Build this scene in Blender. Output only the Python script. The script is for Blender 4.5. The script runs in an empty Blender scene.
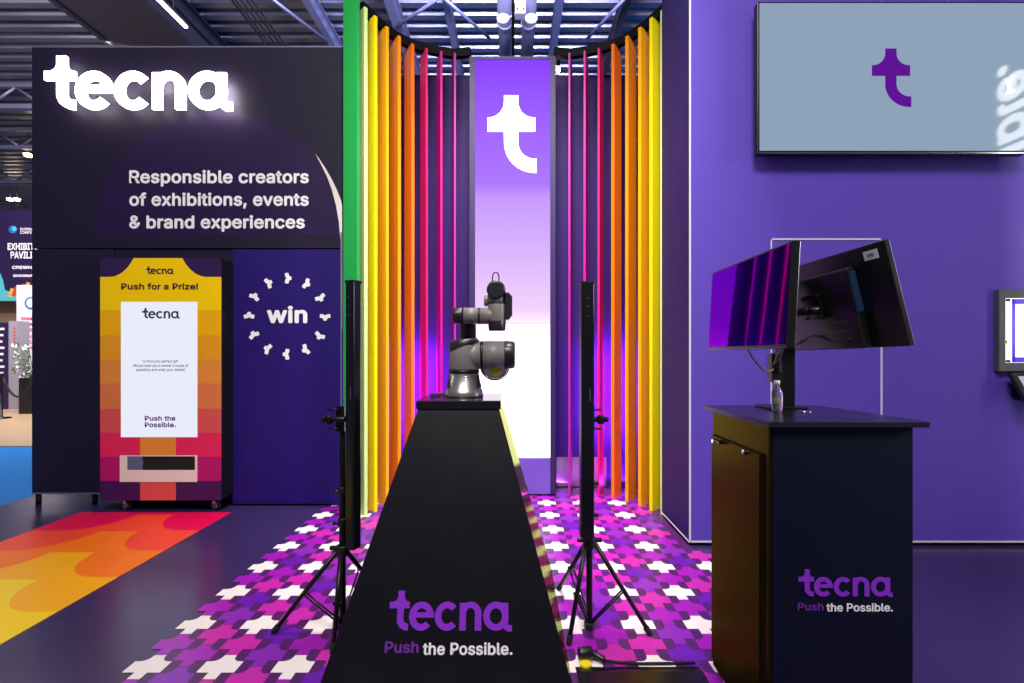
import bpy, bmesh, math, random, os
from mathutils import Vector, Matrix
random.seed(7)
C = bpy.context.scene.collection
F = 470.0; CX = 512.0; CY = 352.0; H = 1.35

def lin(c):
    c = c / 255.0
    return c / 12.92 if c <= 0.04045 else ((c + 0.055) / 1.055) ** 2.4
def rgb(r, g, b): return (lin(r), lin(g), lin(b), 1.0)
def at(px, py, Y):            # point at depth Y that the pixel shows
    return Vector(((px - CX) / F * Y, Y, H + (CY - py) / F * Y))
def X_(px, Y): return (px - CX) / F * Y
def Z_(py, Y): return H + (CY - py) / F * Y
def hit(px, py, o, n):        # where the pixel's line meets a plane
    d = Vector(((px - CX) / F, 1, (CY - py) / F)); c = Vector((0, 0, H))
    t = (Vector(o) - c).dot(n) / d.dot(n)
    return c + d * t

# ------------------------------------------------------------------ materials
MATS = {}
def mat(name, col, rough=0.5, metal=0.0, emit=None, strength=0.0, spec=0.5, noise=0.06, nscale=6.0, trans=0.0, coat=0.0, ior=1.5, tint=None):
    if name in MATS: return MATS[name]
    m = bpy.data.materials.new(name); m.use_nodes = True
    nt = m.node_tree; b = nt.nodes['Principled BSDF']
    b.inputs['Base Color'].default_value = col
    b.inputs['Roughness'].default_value = rough
    b.inputs['Metallic'].default_value = metal
    b.inputs['Specular IOR Level'].default_value = spec
    b.inputs['IOR'].default_value = ior
    b.inputs['Transmission Weight'].default_value = trans
    b.inputs['Coat Weight'].default_value = coat
    if emit is not None:
        b.inputs['Emission Color'].default_value = emit
        b.inputs['Emission Strength'].default_value = strength
    if noise:
        tc = nt.nodes.new('ShaderNodeTexCoord'); nz = nt.nodes.new('ShaderNodeTexNoise')
        nz.inputs['Scale'].default_value = nscale; nz.inputs['Detail'].default_value = 3
        nt.links.new(tc.outputs['Object'], nz.inputs['Vector'])
        mr = nt.nodes.new('ShaderNodeMapRange')
        mr.inputs['To Min'].default_value = max(0.0, rough - noise); mr.inputs['To Max'].default_value = min(1.0, rough + noise)
        nt.links.new(nz.outputs['Fac'], mr.inputs['Value']); nt.links.new(mr.outputs['Result'], b.inputs['Roughness'])
    MATS[name] = m
    if tint: b.inputs['Specular Tint'].default_value = tint
    return m

M = lambda n: MATS[n]
mat('purple_floor', rgb(56, 42, 88), 0.25, noise=0.04, nscale=3)
mat('wall_dark', rgb(28, 19, 46), 0.6, spec=.3)
mat('wall_violet_lit', rgb(34, 12, 104), 0.55, spec=.3)  # print tone plus violet light falling on this panel, both in the colour
mat('wall_arch', rgb(36, 16, 64), 0.55, spec=.3)
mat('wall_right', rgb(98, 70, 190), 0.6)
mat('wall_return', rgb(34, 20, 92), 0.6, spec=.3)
mat('wall_back', rgb(46, 12, 92), 0.6, spec=.25)
mat('black_void', rgb(8, 6, 14), 0.8)
mat('trim_gaplight_white', rgb(225, 225, 235), 0.4)
mat('vinyl_white', rgb(250, 248, 250), 0.5)
mat('vinyl_cream', rgb(240, 226, 222), 0.5)
mat('vinyl_dark', rgb(40, 26, 50), 0.5)
mat('vinyl_maroon', rgb(96, 24, 40), 0.5)
mat('vinyl_purple', rgb(140, 42, 205), 0.5)
mat('vinyl_purple_dull', rgb(116, 40, 160), 0.5)
mat('steel_kick', rgb(190, 188, 195), 0.3, 0.9)
mat('plinth_black', rgb(13, 13, 19), 0.38, spec=0.35)
mat('plinth_top', rgb(22, 20, 26), 0.2, spec=0.5)
mat('plinth_side', rgb(26, 22, 34), 0.12, spec=0.8, tint=(1, .93, .22, 1))
mat('desk_black', rgb(9, 13, 34), 0.42, spec=0.3)
mat('desk_side', rgb(26, 22, 24), 0.3, spec=0.8, tint=(1, .85, .15, 1))
def film(name, dark, sheen, fac, rough):
    m = bpy.data.materials.new(name); m.use_nodes = True; nt = m.node_tree
    for n_ in list(nt.nodes):
        if n_.type != 'OUTPUT_MATERIAL': nt.nodes.remove(n_)
    out = [n_ for n_ in nt.nodes if n_.type == 'OUTPUT_MATERIAL'][0]
    d = nt.nodes.new('ShaderNodeBsdfDiffuse'); d.inputs['Color'].default_value = dark
    g = nt.nodes.new('ShaderNodeBsdfGlossy'); g.inputs['Color'].default_value = sheen; g.inputs['Roughness'].default_value = rough
    x = nt.nodes.new('ShaderNodeMixShader'); x.inputs[0].default_value = fac
    nt.links.new(d.outputs[0], x.inputs[1]); nt.links.new(g.outputs[0], x.inputs[2]); nt.links.new(x.outputs[0], out.inputs['Surface'])
    MATS[name] = m
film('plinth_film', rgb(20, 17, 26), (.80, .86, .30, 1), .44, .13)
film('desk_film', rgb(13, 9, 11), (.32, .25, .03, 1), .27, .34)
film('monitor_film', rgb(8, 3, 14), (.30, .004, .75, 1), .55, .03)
mat('desk_top', rgb(30, 28, 38), 0.25, spec=0.5)
mat('black_plastic', rgb(18, 18, 21), 0.4)
mat('black_metal', rgb(20, 20, 24), 0.35, 0.4)
mat('column_black', rgb(22, 23, 27), 0.3, 0.2)
mat('rubber', rgb(14, 14, 14), 0.8)
mat('chrome', rgb(220, 220, 222), 0.16, 1.0)
mat('robot_grey', rgb(134, 128, 124), 0.5, 0.1)
mat('robot_dark', rgb(38, 32, 40), 0.35)
mat('robot_metal', rgb(205, 200, 192), 0.28, 0.95)
mat('robot_seam', rgb(10, 10, 12), 0.4)
mat('robot_yellow', rgb(235, 215, 30), 0.4)
mat('screen_bezel', rgb(14, 14, 18), 0.3)
mat('screen_off', rgb(6, 3, 12), 0.04, spec=1.0, noise=0, ior=2.0, tint=(.42, .02, 1, 1))
mat('sticker', rgb(225, 225, 228), 0.5)
mat('monitor_lit_edge', rgb(30, 52, 88), 0.4)
mat('screen_tv', rgb(20, 22, 26), 0.05, emit=rgb(150, 172, 196), strength=0.85, spec=0.7, noise=0)
mat('tv_logo', rgb(10, 0, 20), 0.05, emit=rgb(100, 0, 160), strength=0.8, spec=0.7, noise=0)
mat('sign_light', rgb(255, 255, 255), 0.5, emit=rgb(255, 250, 240), strength=6.5, noise=0)
mat('sign_side', rgb(225, 225, 225), 0.4, emit=rgb(255, 248, 235), strength=2.5, noise=0)
mat('lamp_warm', rgb(255, 240, 200), 0.5, emit=rgb(255, 225, 165), strength=14.0, noise=0)
mat('lamp_white', rgb(255, 255, 255), 0.5, emit=rgb(235, 240, 255), strength=6.0, noise=0)
mat('kiosk_screen', rgb(240, 240, 245), 0.2, emit=rgb(245, 243, 250), strength=1.1, noise=0)
mat('kiosk_frame', rgb(88, 88, 92), 0.35, 0.3)
mat('kiosk_border', rgb(90, 50, 200), 0.2, emit=rgb(100, 60, 220), strength=0.5, noise=0)
mat('led_off', rgb(90, 20, 20), 0.3)
# ceiling
mat('deck', rgb(150, 150, 165), 0.32, 0.85, nscale=1.2, noise=0.12)
mat('steel_blue', rgb(120, 124, 150), 0.45, 0.5)
mat('steel_dark', rgb(46, 44, 54), 0.6, 0.2)
mat('duct_silver', rgb(120, 118, 135), 0.5, 0.4)
mat('duct_white', rgb(150, 146, 156), 0.5)
mat('hall_dark', rgb(30, 38, 46), 0.8)
# hall
mat('carpet_blue', rgb(10, 125, 210), 0.9)
mat('wood_floor', rgb(196, 165, 130), 0.4)
mat('tan_wall', rgb(150, 130, 105), 0.7)
mat('poster_purple', rgb(40, 24, 66), 0.5)
mat('poster_white', rgb(235, 232, 235), 0.5)
mat('poster_teal', rgb(90, 195, 200), 0.5)
mat('poster_pink', rgb(225, 90, 100), 0.5)
mat('poster_red', rgb(215, 60, 60), 0.5)
mat('poster_yellow', rgb(235, 180, 50), 0.5)
mat('poster_blue', rgb(40, 110, 190), 0.5)
mat('leaf', rgb(70, 96, 60), 0.6)
mat('flower', rgb(225, 225, 215), 0.6)
mat('rope', rgb(18, 18, 22), 0.7)
# slats
for n, c in dict(green=(38, 170, 78), pale_green=(215, 240, 150), yellow=(250, 226, 0), amber=(250, 178, 0), orange=(250, 150, 0),
                 deep_orange=(245, 122, 6), pink=(225, 30, 110), magenta=(215, 20, 140), plum=(175, 40, 150)).items():
    mat('slat_' + n, rgb(*c), 0.38, spec=0.35, noise=0)
mat('rail_black', rgb(9, 7, 12), 0.7, spec=.2)
# bottle
mat('clear_plastic', rgb(225, 235, 240), 0.08, trans=0.9, noise=0, ior=1.3)
mat('bottle_liquid', rgb(190, 205, 60), 0.2)

# ------------------------------------------------------------------ mesh building
class MB:
    def __init__(s): s.v = []; s.f = []; s.mi = []; s.mats = []; s.sm = []
    def _m(s, m):
        if m is None: return 0
        if m not in s.mats: s.mats.append(m)
        return s.mats.index(m)
    def add(s, vs, fs, m=None, smooth=False, T=None):
        o = len(s.v)
        for p in vs:
            p = Vector(p)
            s.v.append(tuple(T @ p if T is not None else p))
        k = s._m(m)
        for f in fs:
            s.f.append(tuple(o + i for i in f)); s.mi.append(k); s.sm.append(smooth)
        return s
    def box(s, lo, hi, m=None, bev=0.0, T=None):
        lo = Vector(lo); hi = Vector(hi)
        if bev > 0:
            bm = bmesh.new(); bmesh.ops.create_cube(bm, size=1)
            d = hi - lo; c = (hi + lo) / 2
            for v in bm.verts: v.co = Vector((v.co.x * d.x, v.co.y * d.y, v.co.z * d.z)) + c
            bmesh.ops.bevel(bm, geom=bm.edges[:], offset=bev, segments=2, affect='EDGES', profile=0.5)
            bm.verts.index_update()
            s.add([v.co.copy() for v in bm.verts], [[v.index for v in f.verts] for f in bm.faces], m, T=T); bm.free()
            return s
        x0, y0, z0 = lo; x1, y1, z1 = hi
        return s.add([(x0, y0, z0), (x1, y0, z0), (x1, y1, z0), (x0, y1, z0), (x0, y0, z1), (x1, y0, z1), (x1, y1, z1), (x0, y1, z1)],
                     [(0, 3, 2, 1), (4, 5, 6, 7), (0, 1, 5, 4), (1, 2, 6, 5), (2, 3, 7, 6), (3, 0, 4, 7)], m, T=T)
    def cyl(s, a, b, r0, r1=None, n=20, m=None, caps=True, smooth=True, ends=0.0):
        r1 = r0 if r1 is None else r1
        a = Vector(a); b = Vector(b); L = (b - a).length; ax = (b - a) / L
        prof = [(0, r0), (L, r1)]
        if ends > 0: prof = [(0, r0 - ends), (ends * .3, r0 - ends * .3), (ends, r0), (L - ends, r1), (L - ends * .3, r1 - ends * .3), (L, r1 - ends)]
        return s.lathe(prof, a, ax, n, m, caps, smooth)
    def lathe(s, prof, o, ax, n=24, m=None, caps=True, smooth=True):
        ax = Vector(ax).normalized(); o = Vector(o)
        u = ax.orthogonal().normalized(); w = ax.cross(u)
        vs = []; fs = []
        for (h, r) in prof:
            for k in range(n):
                t = 2 * math.pi * k / n
                vs.append(o + ax * h + (u * math.cos(t) + w * math.sin(t)) * r)
        for j in range(len(prof) - 1):
            for k in range(n):
                k2 = (k + 1) % n
                fs.append((j * n + k, j * n + k2, (j + 1) * n + k2, (j + 1) * n + k))
        s.add(vs, fs, m, smooth)
        if caps:
            o2 = len(s.v) - len(vs); mi = s._m(m)
            s.f.append(tuple(o2 + k for k in reversed(range(n)))); s.mi.append(mi); s.sm.append(False)
            s.f.append(tuple(o2 + (len(prof) - 1) * n + k for k in range(n))); s.mi.append(mi); s.sm.append(False)
        return s
    def tube(s, pts, r, n=8, m=None, closed=False):
        pts = [Vector(p) for p in pts]; N = len(pts); vs = []; fs = []
        up = None
        for i, p in enumerate(pts):
            if closed: d = pts[(i + 1) % N] - pts[i - 1]
            else: d = pts[min(i + 1, N - 1)] - pts[max(i - 1, 0)]
            d.normalize()
            if up is None: up = d.orthogonal().normalized()
            up = (up - d * up.dot(d)).normalized(); w = d.cross(up)
            for k in range(n):
                t = 2 * math.pi * k / n
                vs.append(p + (up * math.cos(t) + w * math.sin(t)) * r)
        R = N if closed else N - 1
        for i in range(R):
            for k in range(n):
                k2 = (k + 1) % n; j = (i + 1) % N
                fs.append((i * n + k, i * n + k2, j * n + k2, j * n + k))
        if not closed:
            fs.append(tuple(reversed(range(n)))); fs.append(tuple((N - 1) * n + k for k in range(n)))
        return s.add(vs, fs, m, True)
    def poly(s, pts, m=None, T=None):        # flat polygon, any outline
        return s.add(pts, [tuple(range(len(pts)))], m, T=T)
    def prism(s, pts2, y0, y1, m=None, T=None):   # outline in local XZ, from y0 (front) to y1
        n = len(pts2); A = sum(pts2[i][0] * pts2[(i + 1) % n][1] - pts2[(i + 1) % n][0] * pts2[i][1] for i in range(n))
        if A < 0: pts2 = pts2[::-1]
        vs = [(x, y0, z) for x, z in pts2] + [(x, y1, z) for x, z in pts2]
        fs = [tuple(range(n)), tuple(reversed(range(n, 2 * n)))] + [(i, n + i, n + (i + 1) % n, (i + 1) % n) for i in range(n)]
        return s.add(vs, fs, m, T=T)
    def ribbon(s, out, inn, y0, y1, m=None, T=None, closed=False):
        n = len(out); vs = [(x, y0, z) for x, z in out] + [(x, y0, z) for x, z in inn] + [(x, y1, z) for x, z in out] + [(x, y1, z) for x, z in inn]
        fs = []
        for i in range(n if closed else n - 1):
            j = (i + 1) % n
            fs += [(i, n + i, n + j, j), (2 * n + i, 2 * n + j, 3 * n + j, 3 * n + i), (i, j, 2 * n + j, 2 * n + i), (n + i, 3 * n + i, 3 * n + j, n + j)]
        if not closed:
            fs += [(0, 2 * n, 3 * n, n), (n - 1, 2 * n - 1, 4 * n - 1, 3 * n - 1)]
        return s.add(vs, fs, m, T=T)
    def build(s, name, m=None, parent=None, label=None, kind=None, bevel=0, origin=None):
        me = bpy.data.meshes.new(name)
        vs = s.v
        inv = None
        if parent is not None:
            if parent.parent is not None or parent.type == 'EMPTY': bpy.context.view_layer.update()
            inv = parent.matrix_world.inverted()
        if origin is not None and parent is None:
            vs = [tuple(Vector(v) - Vector(origin)) for v in vs]
        elif inv is not None:
            vs = [tuple(inv @ Vector(v)) for v in vs]
        me.from_pydata(vs, [], s.f)
        mats = s.mats or []
        if mats:
            for q in mats: me.materials.append(MATS[q])
            me.polygons.foreach_set('material_index', s.mi)
        else: me.materials.append(MATS[m])
        me.polygons.foreach_set('use_smooth', s.sm)
        me.update(); me.validate()
        bm = bmesh.new(); bm.from_mesh(me); 
        if not getattr(s, 'keepn', False): bmesh.ops.recalc_face_normals(bm, faces=bm.faces)
        bm.to_mesh(me); bm.free()
        o = bpy.data.objects.new(name, me); C.objects.link(o)
        if parent is not None: o.parent = parent
        elif origin is not None: o.location = origin
        if label: o['label'] = label
        if kind: o['kind'] = kind
        if bevel:
            b = o.modifiers.new('b', 'BEVEL'); b.width = bevel; b.segments = 2; b.limit_method = 'ANGLE'; b.angle_limit = math.radians(40)
        return o

def tag(o, label, cat, group=None):
    o['label'] = label; o['category'] = cat
    if group: o['group'] = group
    return o
def thing(name, loc, label, cat, group=None, rz=0):
    o = bpy.data.objects.new(name, None); C.objects.link(o); o.empty_display_size = 0.1
    o.location = loc; o.rotation_euler = (0, 0, rz)
    o.matrix_world = Matrix.Translation(loc) @ Matrix.Rotation(rz, 4, 'Z')
    return tag(o, label, cat, group)
def struct(name, mb, m, parent=None, bevel=0):
    o = mb.build(name, m, parent, bevel=bevel)
    if parent is None: o['kind'] = 'structure'
    return o
def dup(root, loc, label, group=None):
    r = root.copy(); C.objects.link(r); r.location = loc; r['label'] = label
    if group: r['group'] = group
    for ch in list(root.children):
        c = ch.copy(); C.objects.link(c); c.parent = r
        for g in ch.children:
            d = g.copy(); C.objects.link(d); d.parent = c
    return r

# ------------------------------------------------------------------ lettering
FONT = None
try:
    FONT = bpy.data.fonts.load(os.path.join(bpy.utils.resource_path('LOCAL'), 'datafiles', 'fonts', 'Inter.woff2'))
except Exception: FONT = None
def text_geo(s, width=None, cap=None, bold=0.03):
    bold = bold * .62
    cu = bpy.data.curves.new('t', 'FONT'); cu.body = s; cu.size = 1.0; cu.resolution_u = 3; cu.space_character = 1.0 + bold
    if FONT: cu.font = FONT
    o = bpy.data.objects.new('t', cu); C.objects.link(o)
    dg = bpy.context.evaluated_depsgraph_get(); dg.update()
    me = bpy.data.meshes.new_from_object(o.evaluated_get(dg))
    vs = [v.co.copy() for v in me.vertices]; fs = [tuple(p.vertices) for p in me.polygons]
    bpy.data.objects.remove(o); bpy.data.curves.remove(cu); bpy.data.meshes.remove(me)
    V = []; Fc = []
    dirs = [(0, 0)] + ([(math.cos(a), math.sin(a)) for a in [math.pi / 4 * i for i in range(8)]] if bold > 0 else [])
    for k, (dx, dy) in enumerate(dirs):       # heavier strokes: the outline spread a little every way
        o_ = len(V); V += [(v.x + dx * bold, v.y + dy * bold, k * 0.00016) for v in vs]; Fc += [tuple(o_ + i for i in f) for f in fs]
    x0 = min(v[0] for v in V); x1 = max(v[0] for v in V)
    capu = (0.509 if FONT else 0.682) + 2 * bold
    sx = width / (x1 - x0) if width else cap / capu
    sz = cap / capu if cap else sx
    return [((v[0] - x0) * sx, v[2], (v[1] + bold) * sz) for v in V], Fc
def put_text(mb, s, T, width=None, cap=None, bold=0.03, m=None):
    vs, fs = text_geo(s, width, cap, bold); mb.add(vs, fs, m, T=T); mb.keepn = True

def arc(cx, cz, rx, rz, a0, a1, n=16):
    return [(cx + rx * math.cos(math.radians(a0 + (a1 - a0) * i / n)), cz + rz * math.sin(math.radians(a0 + (a1 - a0) * i / n))) for i in range(n + 1)]
def t_outline(L=120, S0=172, S1=215, R=250, top=125, b0=197, b1=240, fl=34, tail=248, bot=380, st=45):
    # image units, y down -> returned z up from bottom
    p = [(S0, top), (S1, top), (S1, b0 - fl)]
    p += [(S1 + fl - fl * math.cos(t), b0 - fl + fl * math.sin(t)) for t in [math.pi / 2 * i / 6 for i in range(1, 7)]] if True else []
    p += [(R, b0), (R, b1), (S1, b1)]
    ri = tail - S1 - 6; w = S1 - S0
    ycen = bot - st - ri
    p += [(S1 + ri - ri * math.cos(t), ycen + ri * math.sin(t)) for t in [math.pi / 2 * i / 8 for i in range(0, 9)]]
    p += [(tail, bot - st), (tail, bot)]
    ro = ri + w
    rz = ri + st
    p += [(S1 + ri - ro * math.sin(t), ycen + rz * math.cos(t)) for t in [math.pi / 2 * i / 8 for i in range(0, 9)]]
    p += [(S0, b1), (L, b1), (L, b0)]
    p += [(S0 - fl + fl * math.sin(t), b0 - fl + fl * math.cos(t)) for t in [math.pi / 2 * i / 6 for i in range(0, 7)]]
    out = []
    for x, y in p:
        q = (x, bot - y)
        if not out or (abs(out[-1][0] - q[0]) + abs(out[-1][1] - q[1])) > 0.5: out.append(q)
    return out
def logo_letters():
    """the five letters of the wordmark: list of functions f(mb, y0, y1, T, m); units: 795 wide, 255 high"""
    def t(mb, y0, y1, T, m): mb.prism([(x - 120, z) for x, z in t_outline()], y0, y1, m, T)
    def e(mb, y0, y1, T, m):
        c = 330 - 120; z = 91
        mb.ribbon(arc(c, z, 80, 92, 0, 318, 40), arc(c, z, 37, 50, 0, 318, 40), y0, y1, m, T)
        mb.prism([(c - 40, z - 10), (c + 80, z - 10), (c + 79, z + 24), (c - 40, z + 24)], y0 + .0003, y1, m, T)
    def cc(mb, y0, y1, T, m):
        c = 496 - 120; z = 91
        mb.ribbon(arc(c, z, 80, 92, 42, 318, 36), arc(c, z, 37, 50, 42, 318, 36), y0, y1, m, T)
    def n(mb, y0, y1, T, m):
        a = 577 - 120; b = 718 - 120; mid = (a + b) / 2; r = (b - a) / 2
        mb.prism([(a, 0), (a + 42, 0), (a + 42, 176), (a, 176)], y0 + .0003, y1, m, T)
        mb.ribbon([(b, 0)] + arc(mid, 108, r, 75, 0, 170, 20), [(b - 42, 0)] + arc(mid, 108, r - 42, 35, 0, 170, 20), y0, y1, m, T)
    def a(mb, y0, y1, T, m):
        c = 812 - 120; z = 91
        mb.ribbon(arc(c, z, 82, 92, 0, 360, 40)[:-1], arc(c, z, 40, 50, 0, 360, 40)[:-1], y0, y1, m, T, closed=True)
        mb.prism([(c + 38, 40), (c + 80, 40), (c + 80, 176), (c + 38, 176)], y0 + .0003, y1, m, T)
        mb.prism([(c + 38, 45), (c + 80, 45), (c + 80, 34), (c + 104, 34), (c + 104, -6), (c + 74, -6), (c + 38, 22)], y0 + .0006, y1, m, T)
    return [t, e, cc, n, a]
def put_logo(mb, T, y0, y1, m=None):
    for f in logo_letters(): f(mb, y0, y1, T, m)
def frameT(o, ux, uz, width, height, w0=796.0, h0=255.0):
    """local (x, depth, z) units -> world; ux, uz world directions, depth away from viewer"""
    ux = Vector(ux).normalized(); uz = Vector(uz).normalized(); n = uz.cross(ux)   # into the surface
    Mx = Matrix.Identity(4)
    for i in range(3):
        Mx[i][0] = ux[i] * width / w0; Mx[i][1] = n[i]; Mx[i][2] = uz[i] * height / h0; Mx[i][3] = o[i]
    return Mx
XU = Vector((1, 0, 0)); ZU = Vector((0, 0, 1))

# ================================================================== FLOOR
fl = MB(); fl.box((-4.5, -3.0, -0.06), (6.5, 5.3, 0.0)); struct('floor', fl, 'purple_floor')
hf = MB(); hf.box((-40, -4.5, -0.16), (40, 60, -0.065), 'carpet_blue')
hf.build('floor', None, kind='structure').name = 'floor_hall'
fw = MB(); fw.box((-20, 7.0, -0.062), (-5.2, 30, -0.05)); struct('floor_wood', fw, 'wood_floor')

# runner of rainbow vinyl in front of the machine: wavy colour bands
def band_material(name, axis, edges, cols, xc, half, S, r, under=None, step=False, top=None):
    m = bpy.data.materials.new(name); m.use_nodes = True; nt = m.node_tree; b = nt.nodes['Principled BSDF']
    b.inputs['Roughness'].default_value = 0.4
    N = nt.nodes.new; L = nt.links.new
    geo = N('ShaderNodeTexCoord'); sep = N('ShaderNodeSeparateXYZ'); L(geo.outputs['Object'], sep.inputs[0])
    def mth(op, a, bb=None, c=None):
        q = N('ShaderNodeMath'); q.operation = op
        for i, v in enumerate((a, bb, c)):
            if v is None: continue
            if isinstance(v, (int, float)): q.inputs[i].default_value = v
            else: L(v, q.inputs[i])
        return q.outputs[0]
    d = mth('ABSOLUTE', mth('SUBTRACT', sep.outputs['X'], xc))
    u = mth('DIVIDE', mth('SUBTRACT', d, half), r); 
    u1 = mth('SUBTRACT', 1.0, mth('MINIMUM', mth('MAXIMUM', u, 0.0), 1.0))
    drop = mth('MULTIPLY', mth('SQRT', mth('SUBTRACT', 1.0, mth('MULTIPLY', u1, u1))), S)
    base = sep.outputs[axis]
    if step:     # centre column runs ahead with a straight edge
        colm = mth('MULTIPLY', mth('LESS_THAN', d, half), S); v = mth('ADD', base, colm)
    else: v = mth('ADD', base, drop)
    ramp = N('ShaderNodeValToRGB'); ramp.color_ramp.interpolation = 'CONSTANT'
    lo = edges[0]; hi = edges[-1] + 1.0
    vv = mth('DIVIDE', mth('SUBTRACT', v, lo - 1.0), hi - lo + 1.0)
    els = ramp.color_ramp.elements
    els[0].position = 0; els[0].color = rgb(*cols[0])
    els[1].position = 1.0; els[1].color = rgb(*cols[-1])
    for e, c in zip(edges, cols[1:]):
        q = els.new((e - lo + 1.0) / (hi - lo + 1.0)); q.color = rgb(*c)
    L(vv, ramp.inputs[0])
    outc = ramp.outputs[0]
    if top is not None:
        tv, tS, tr, tc = top
        uu = mth('DIVIDE', mth('SUBTRACT', d, half), tr); uu1 = mth('SUBTRACT', 1.0, mth('MINIMUM', mth('MAXIMUM', uu, 0.0), 1.0))
        dr = mth('MULTIPLY', mth('SQRT', mth('SUBTRACT', 1.0, mth('MULTIPLY', uu1, uu1))), tS)
        gt = mth('GREATER_THAN', mth('ADD', base, dr), tv)
        mx = N('ShaderNodeMix'); mx.data_type = 'RGBA'; L(gt, mx.inputs['Factor']); L(outc, mx.inputs['A']); mx.inputs['B'].default_value = rgb(*tc); outc = mx.outputs['Result']
    b.inputs['Specular IOR Level'].default_value = .25
    L(outc, b.inputs['Base Color']); MATS[name] = m
band_material('runner_bands', 'Y', [1.29, 1.66, 2.03, 2.40, 2.772, 3.15, 3.527, 3.88],
              [(255, 240, 60), (255, 236, 30), (255, 230, 10), (255, 222, 0), (255, 212, 0), (255, 176, 0), (255, 120, 20), (252, 74, 50), (235, 10, 80)], -2.951, 0.15, 0.345, 0.30)
# the drop is measured from the centre: with d>half+r v = Y + S, so centre edges sit at Y and side edges at Y - S
def fix_edges(): pass
rn = MB(); rn.box((-3.63, -0.4, 0.0), (-2.36, 3.95, 0.003)); rno = struct('floor_runner', rn, 'runner_bands')

# cross-pattern vinyl
P = 0.312
mat('cross_white', rgb(245, 235, 232), 0.35); mat('cross_gap', rgb(82, 30, 100), 0.3)
mat('cross_pink', rgb(196, 40, 165), 0.3); mat('cross_magenta', rgb(160, 24, 176), 0.3)
mat('cross_violet', rgb(104, 24, 166), 0.3); mat('cross_purple', rgb(134, 40, 176), 0.3)
def cross_pts(cx, cy, s):
    a = 0.086 * s; w = 0.027; t = 0.036; r = 0.034
    p = [(-w, a), (w, a)] + [(w + r - r * math.cos(q), t + r - r * math.sin(q)) for q in [math.pi / 2 * i / 4 for i in range(5)]]
    p += [(a, t), (a, -t), (w, -t), (w, -a * .98), (-w, -a * .98), (-w, -t), (-a, -t), (-a, t)]
    p += [(-w - r + r * math.cos(q), t + r - r * math.sin(q)) for q in [math.pi / 2 * (4 - i) / 4 for i in range(5)]]
    return [(cx + x, cy + y, 0.0024) for x, y in p]
cg = MB(); cg.keepn = True
x0 = 0.623 - 7 * P; y0 = 2.324 - 2 * P
rows = range(0, 9); colsn = range(0, 19)
gx0 = x0 - 0.02; gx1 = 1.236
g = MB()
bgpts = []
for i in range(0, 19):
    for j in range(-1, 18):
        if i % 2 == 0: px_, py_ = x0 + i * P / 2, y0 + j * P / 2; cls = 'cross_white' if j % 2 == 0 else ('cross_pink', 'cross_magenta')[(i // 2 + j) % 2]
        else: px_, py_ = x0 + i * P / 2, y0 + P / 4 + j * P / 2; cls = ('cross_violet', 'cross_magenta', 'cross_purple', 'cross_pink')[(i // 2 + 2 * j + (j // 2)) % 4]
        if px_ + .08 > 1.23 and py_ > 3.2: continue
        if py_ > 4.6: continue
        pts = cross_pts(px_, py_, 0.93)
        cg.poly(pts[::-1], cls)
bgm = MB(); bgm.box((x0 + 0.0, y0 - 0.3, 0.0), (1.235, 4.63, 0.0016)); bo = struct('floor_pattern', bgm, 'cross_gap')
cgo = cg.build('cross_motifs', None, bo); 

# ================================================================== WALLS LEFT
WT = 4.03; YW = 4.12
wl = MB()
wl.box((-4.208, YW, 0.11), (-3.49, YW + .15, 2.25), 'wall_dark')
wl.box((-4.208, YW, 2.262), (-1.49, YW + .15, WT), 'wall_dark')
wl.box((-2.45, YW, 0.02), (-1.49, YW + .15, 2.25), 'wall_violet_lit')
wl.box((-3.49, YW + .02, 2.10), (-2.45, YW + .15, 2.262), 'wall_dark')
wlo = struct('wall_left', wl, None)
nb = MB(); nb.box((-3.6, 4.9, 0.0), (-2.3, 4.95, 2.3)); nb.box((-3.55, 4.27, 0.02), (-3.5, 4.9, 2.3)); nb.box((-2.45, 4.27, 0.02), (-2.4, 4.9, 2.3)); nb.box((-3.6, 4.27, 2.262), (-2.3, 4.95, 2.3))
struct('wall_niche', nb, 'black_void')
tr = MB(); tr.box((-4.208, YW - .004, 0.105), (-3.49, YW, 0.118)); tr.box((-4.208, YW - .004, WT - .012), (-1.49, YW, WT)); tr.box((-1.502, YW - .006, 0.02), (-1.49, YW, 2.4)); struct('trim_1', tr, 'steel_blue')
ft = MB(); ft.cyl((-4.2, YW + .05, 0), (-4.2, YW + .05, .11), .02, .02); ft.cyl((-3.7, YW + .05, 0), (-3.7, YW + .05, .11), .02, .02); ft.build('foot', 'black_metal', wlo)
# printed arch
ap = MB(); ap.keepn = True
cxp, cyp, rp = 218, 236, 125
pts = []
for i in range(41):
    a = math.pi * i / 40
    x = cxp + rp * math.cos(a); y = cyp - rp * math.sin(a)
    q = at(x, y, YW); pts.append((min(q.x, -1.492), YW - .0015, max(q.z, 2.27)))
ap.poly(pts[::-1], 'wall_arch'); ap.v = [v for v in ap.v]
ao = ap.build('printed_arch', None, wlo)
cr = MB(); cr.keepn = True
outp = [(315, 153), (320, 160), (326, 169), (332, 179.5), (337, 190), (341, 200), (342.2, 206), (342.2, 260), (342.2, 330)]
inn = [(315, 153), (321, 164), (327, 176.5), (332, 190), (336, 205), (339, 222), (340.5, 240), (341.2, 262), (341.8, 330)]
vs = [tuple(at(x, y, YW) + Vector((0, -.003, 0))) for x, y in outp + inn]
n = len(outp); cr.add(vs, [(i, n + i, n + i + 1, i + 1) for i in range(n - 1)], 'vinyl_cream'); cr.build('printed_crescent', None, wlo)
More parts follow.
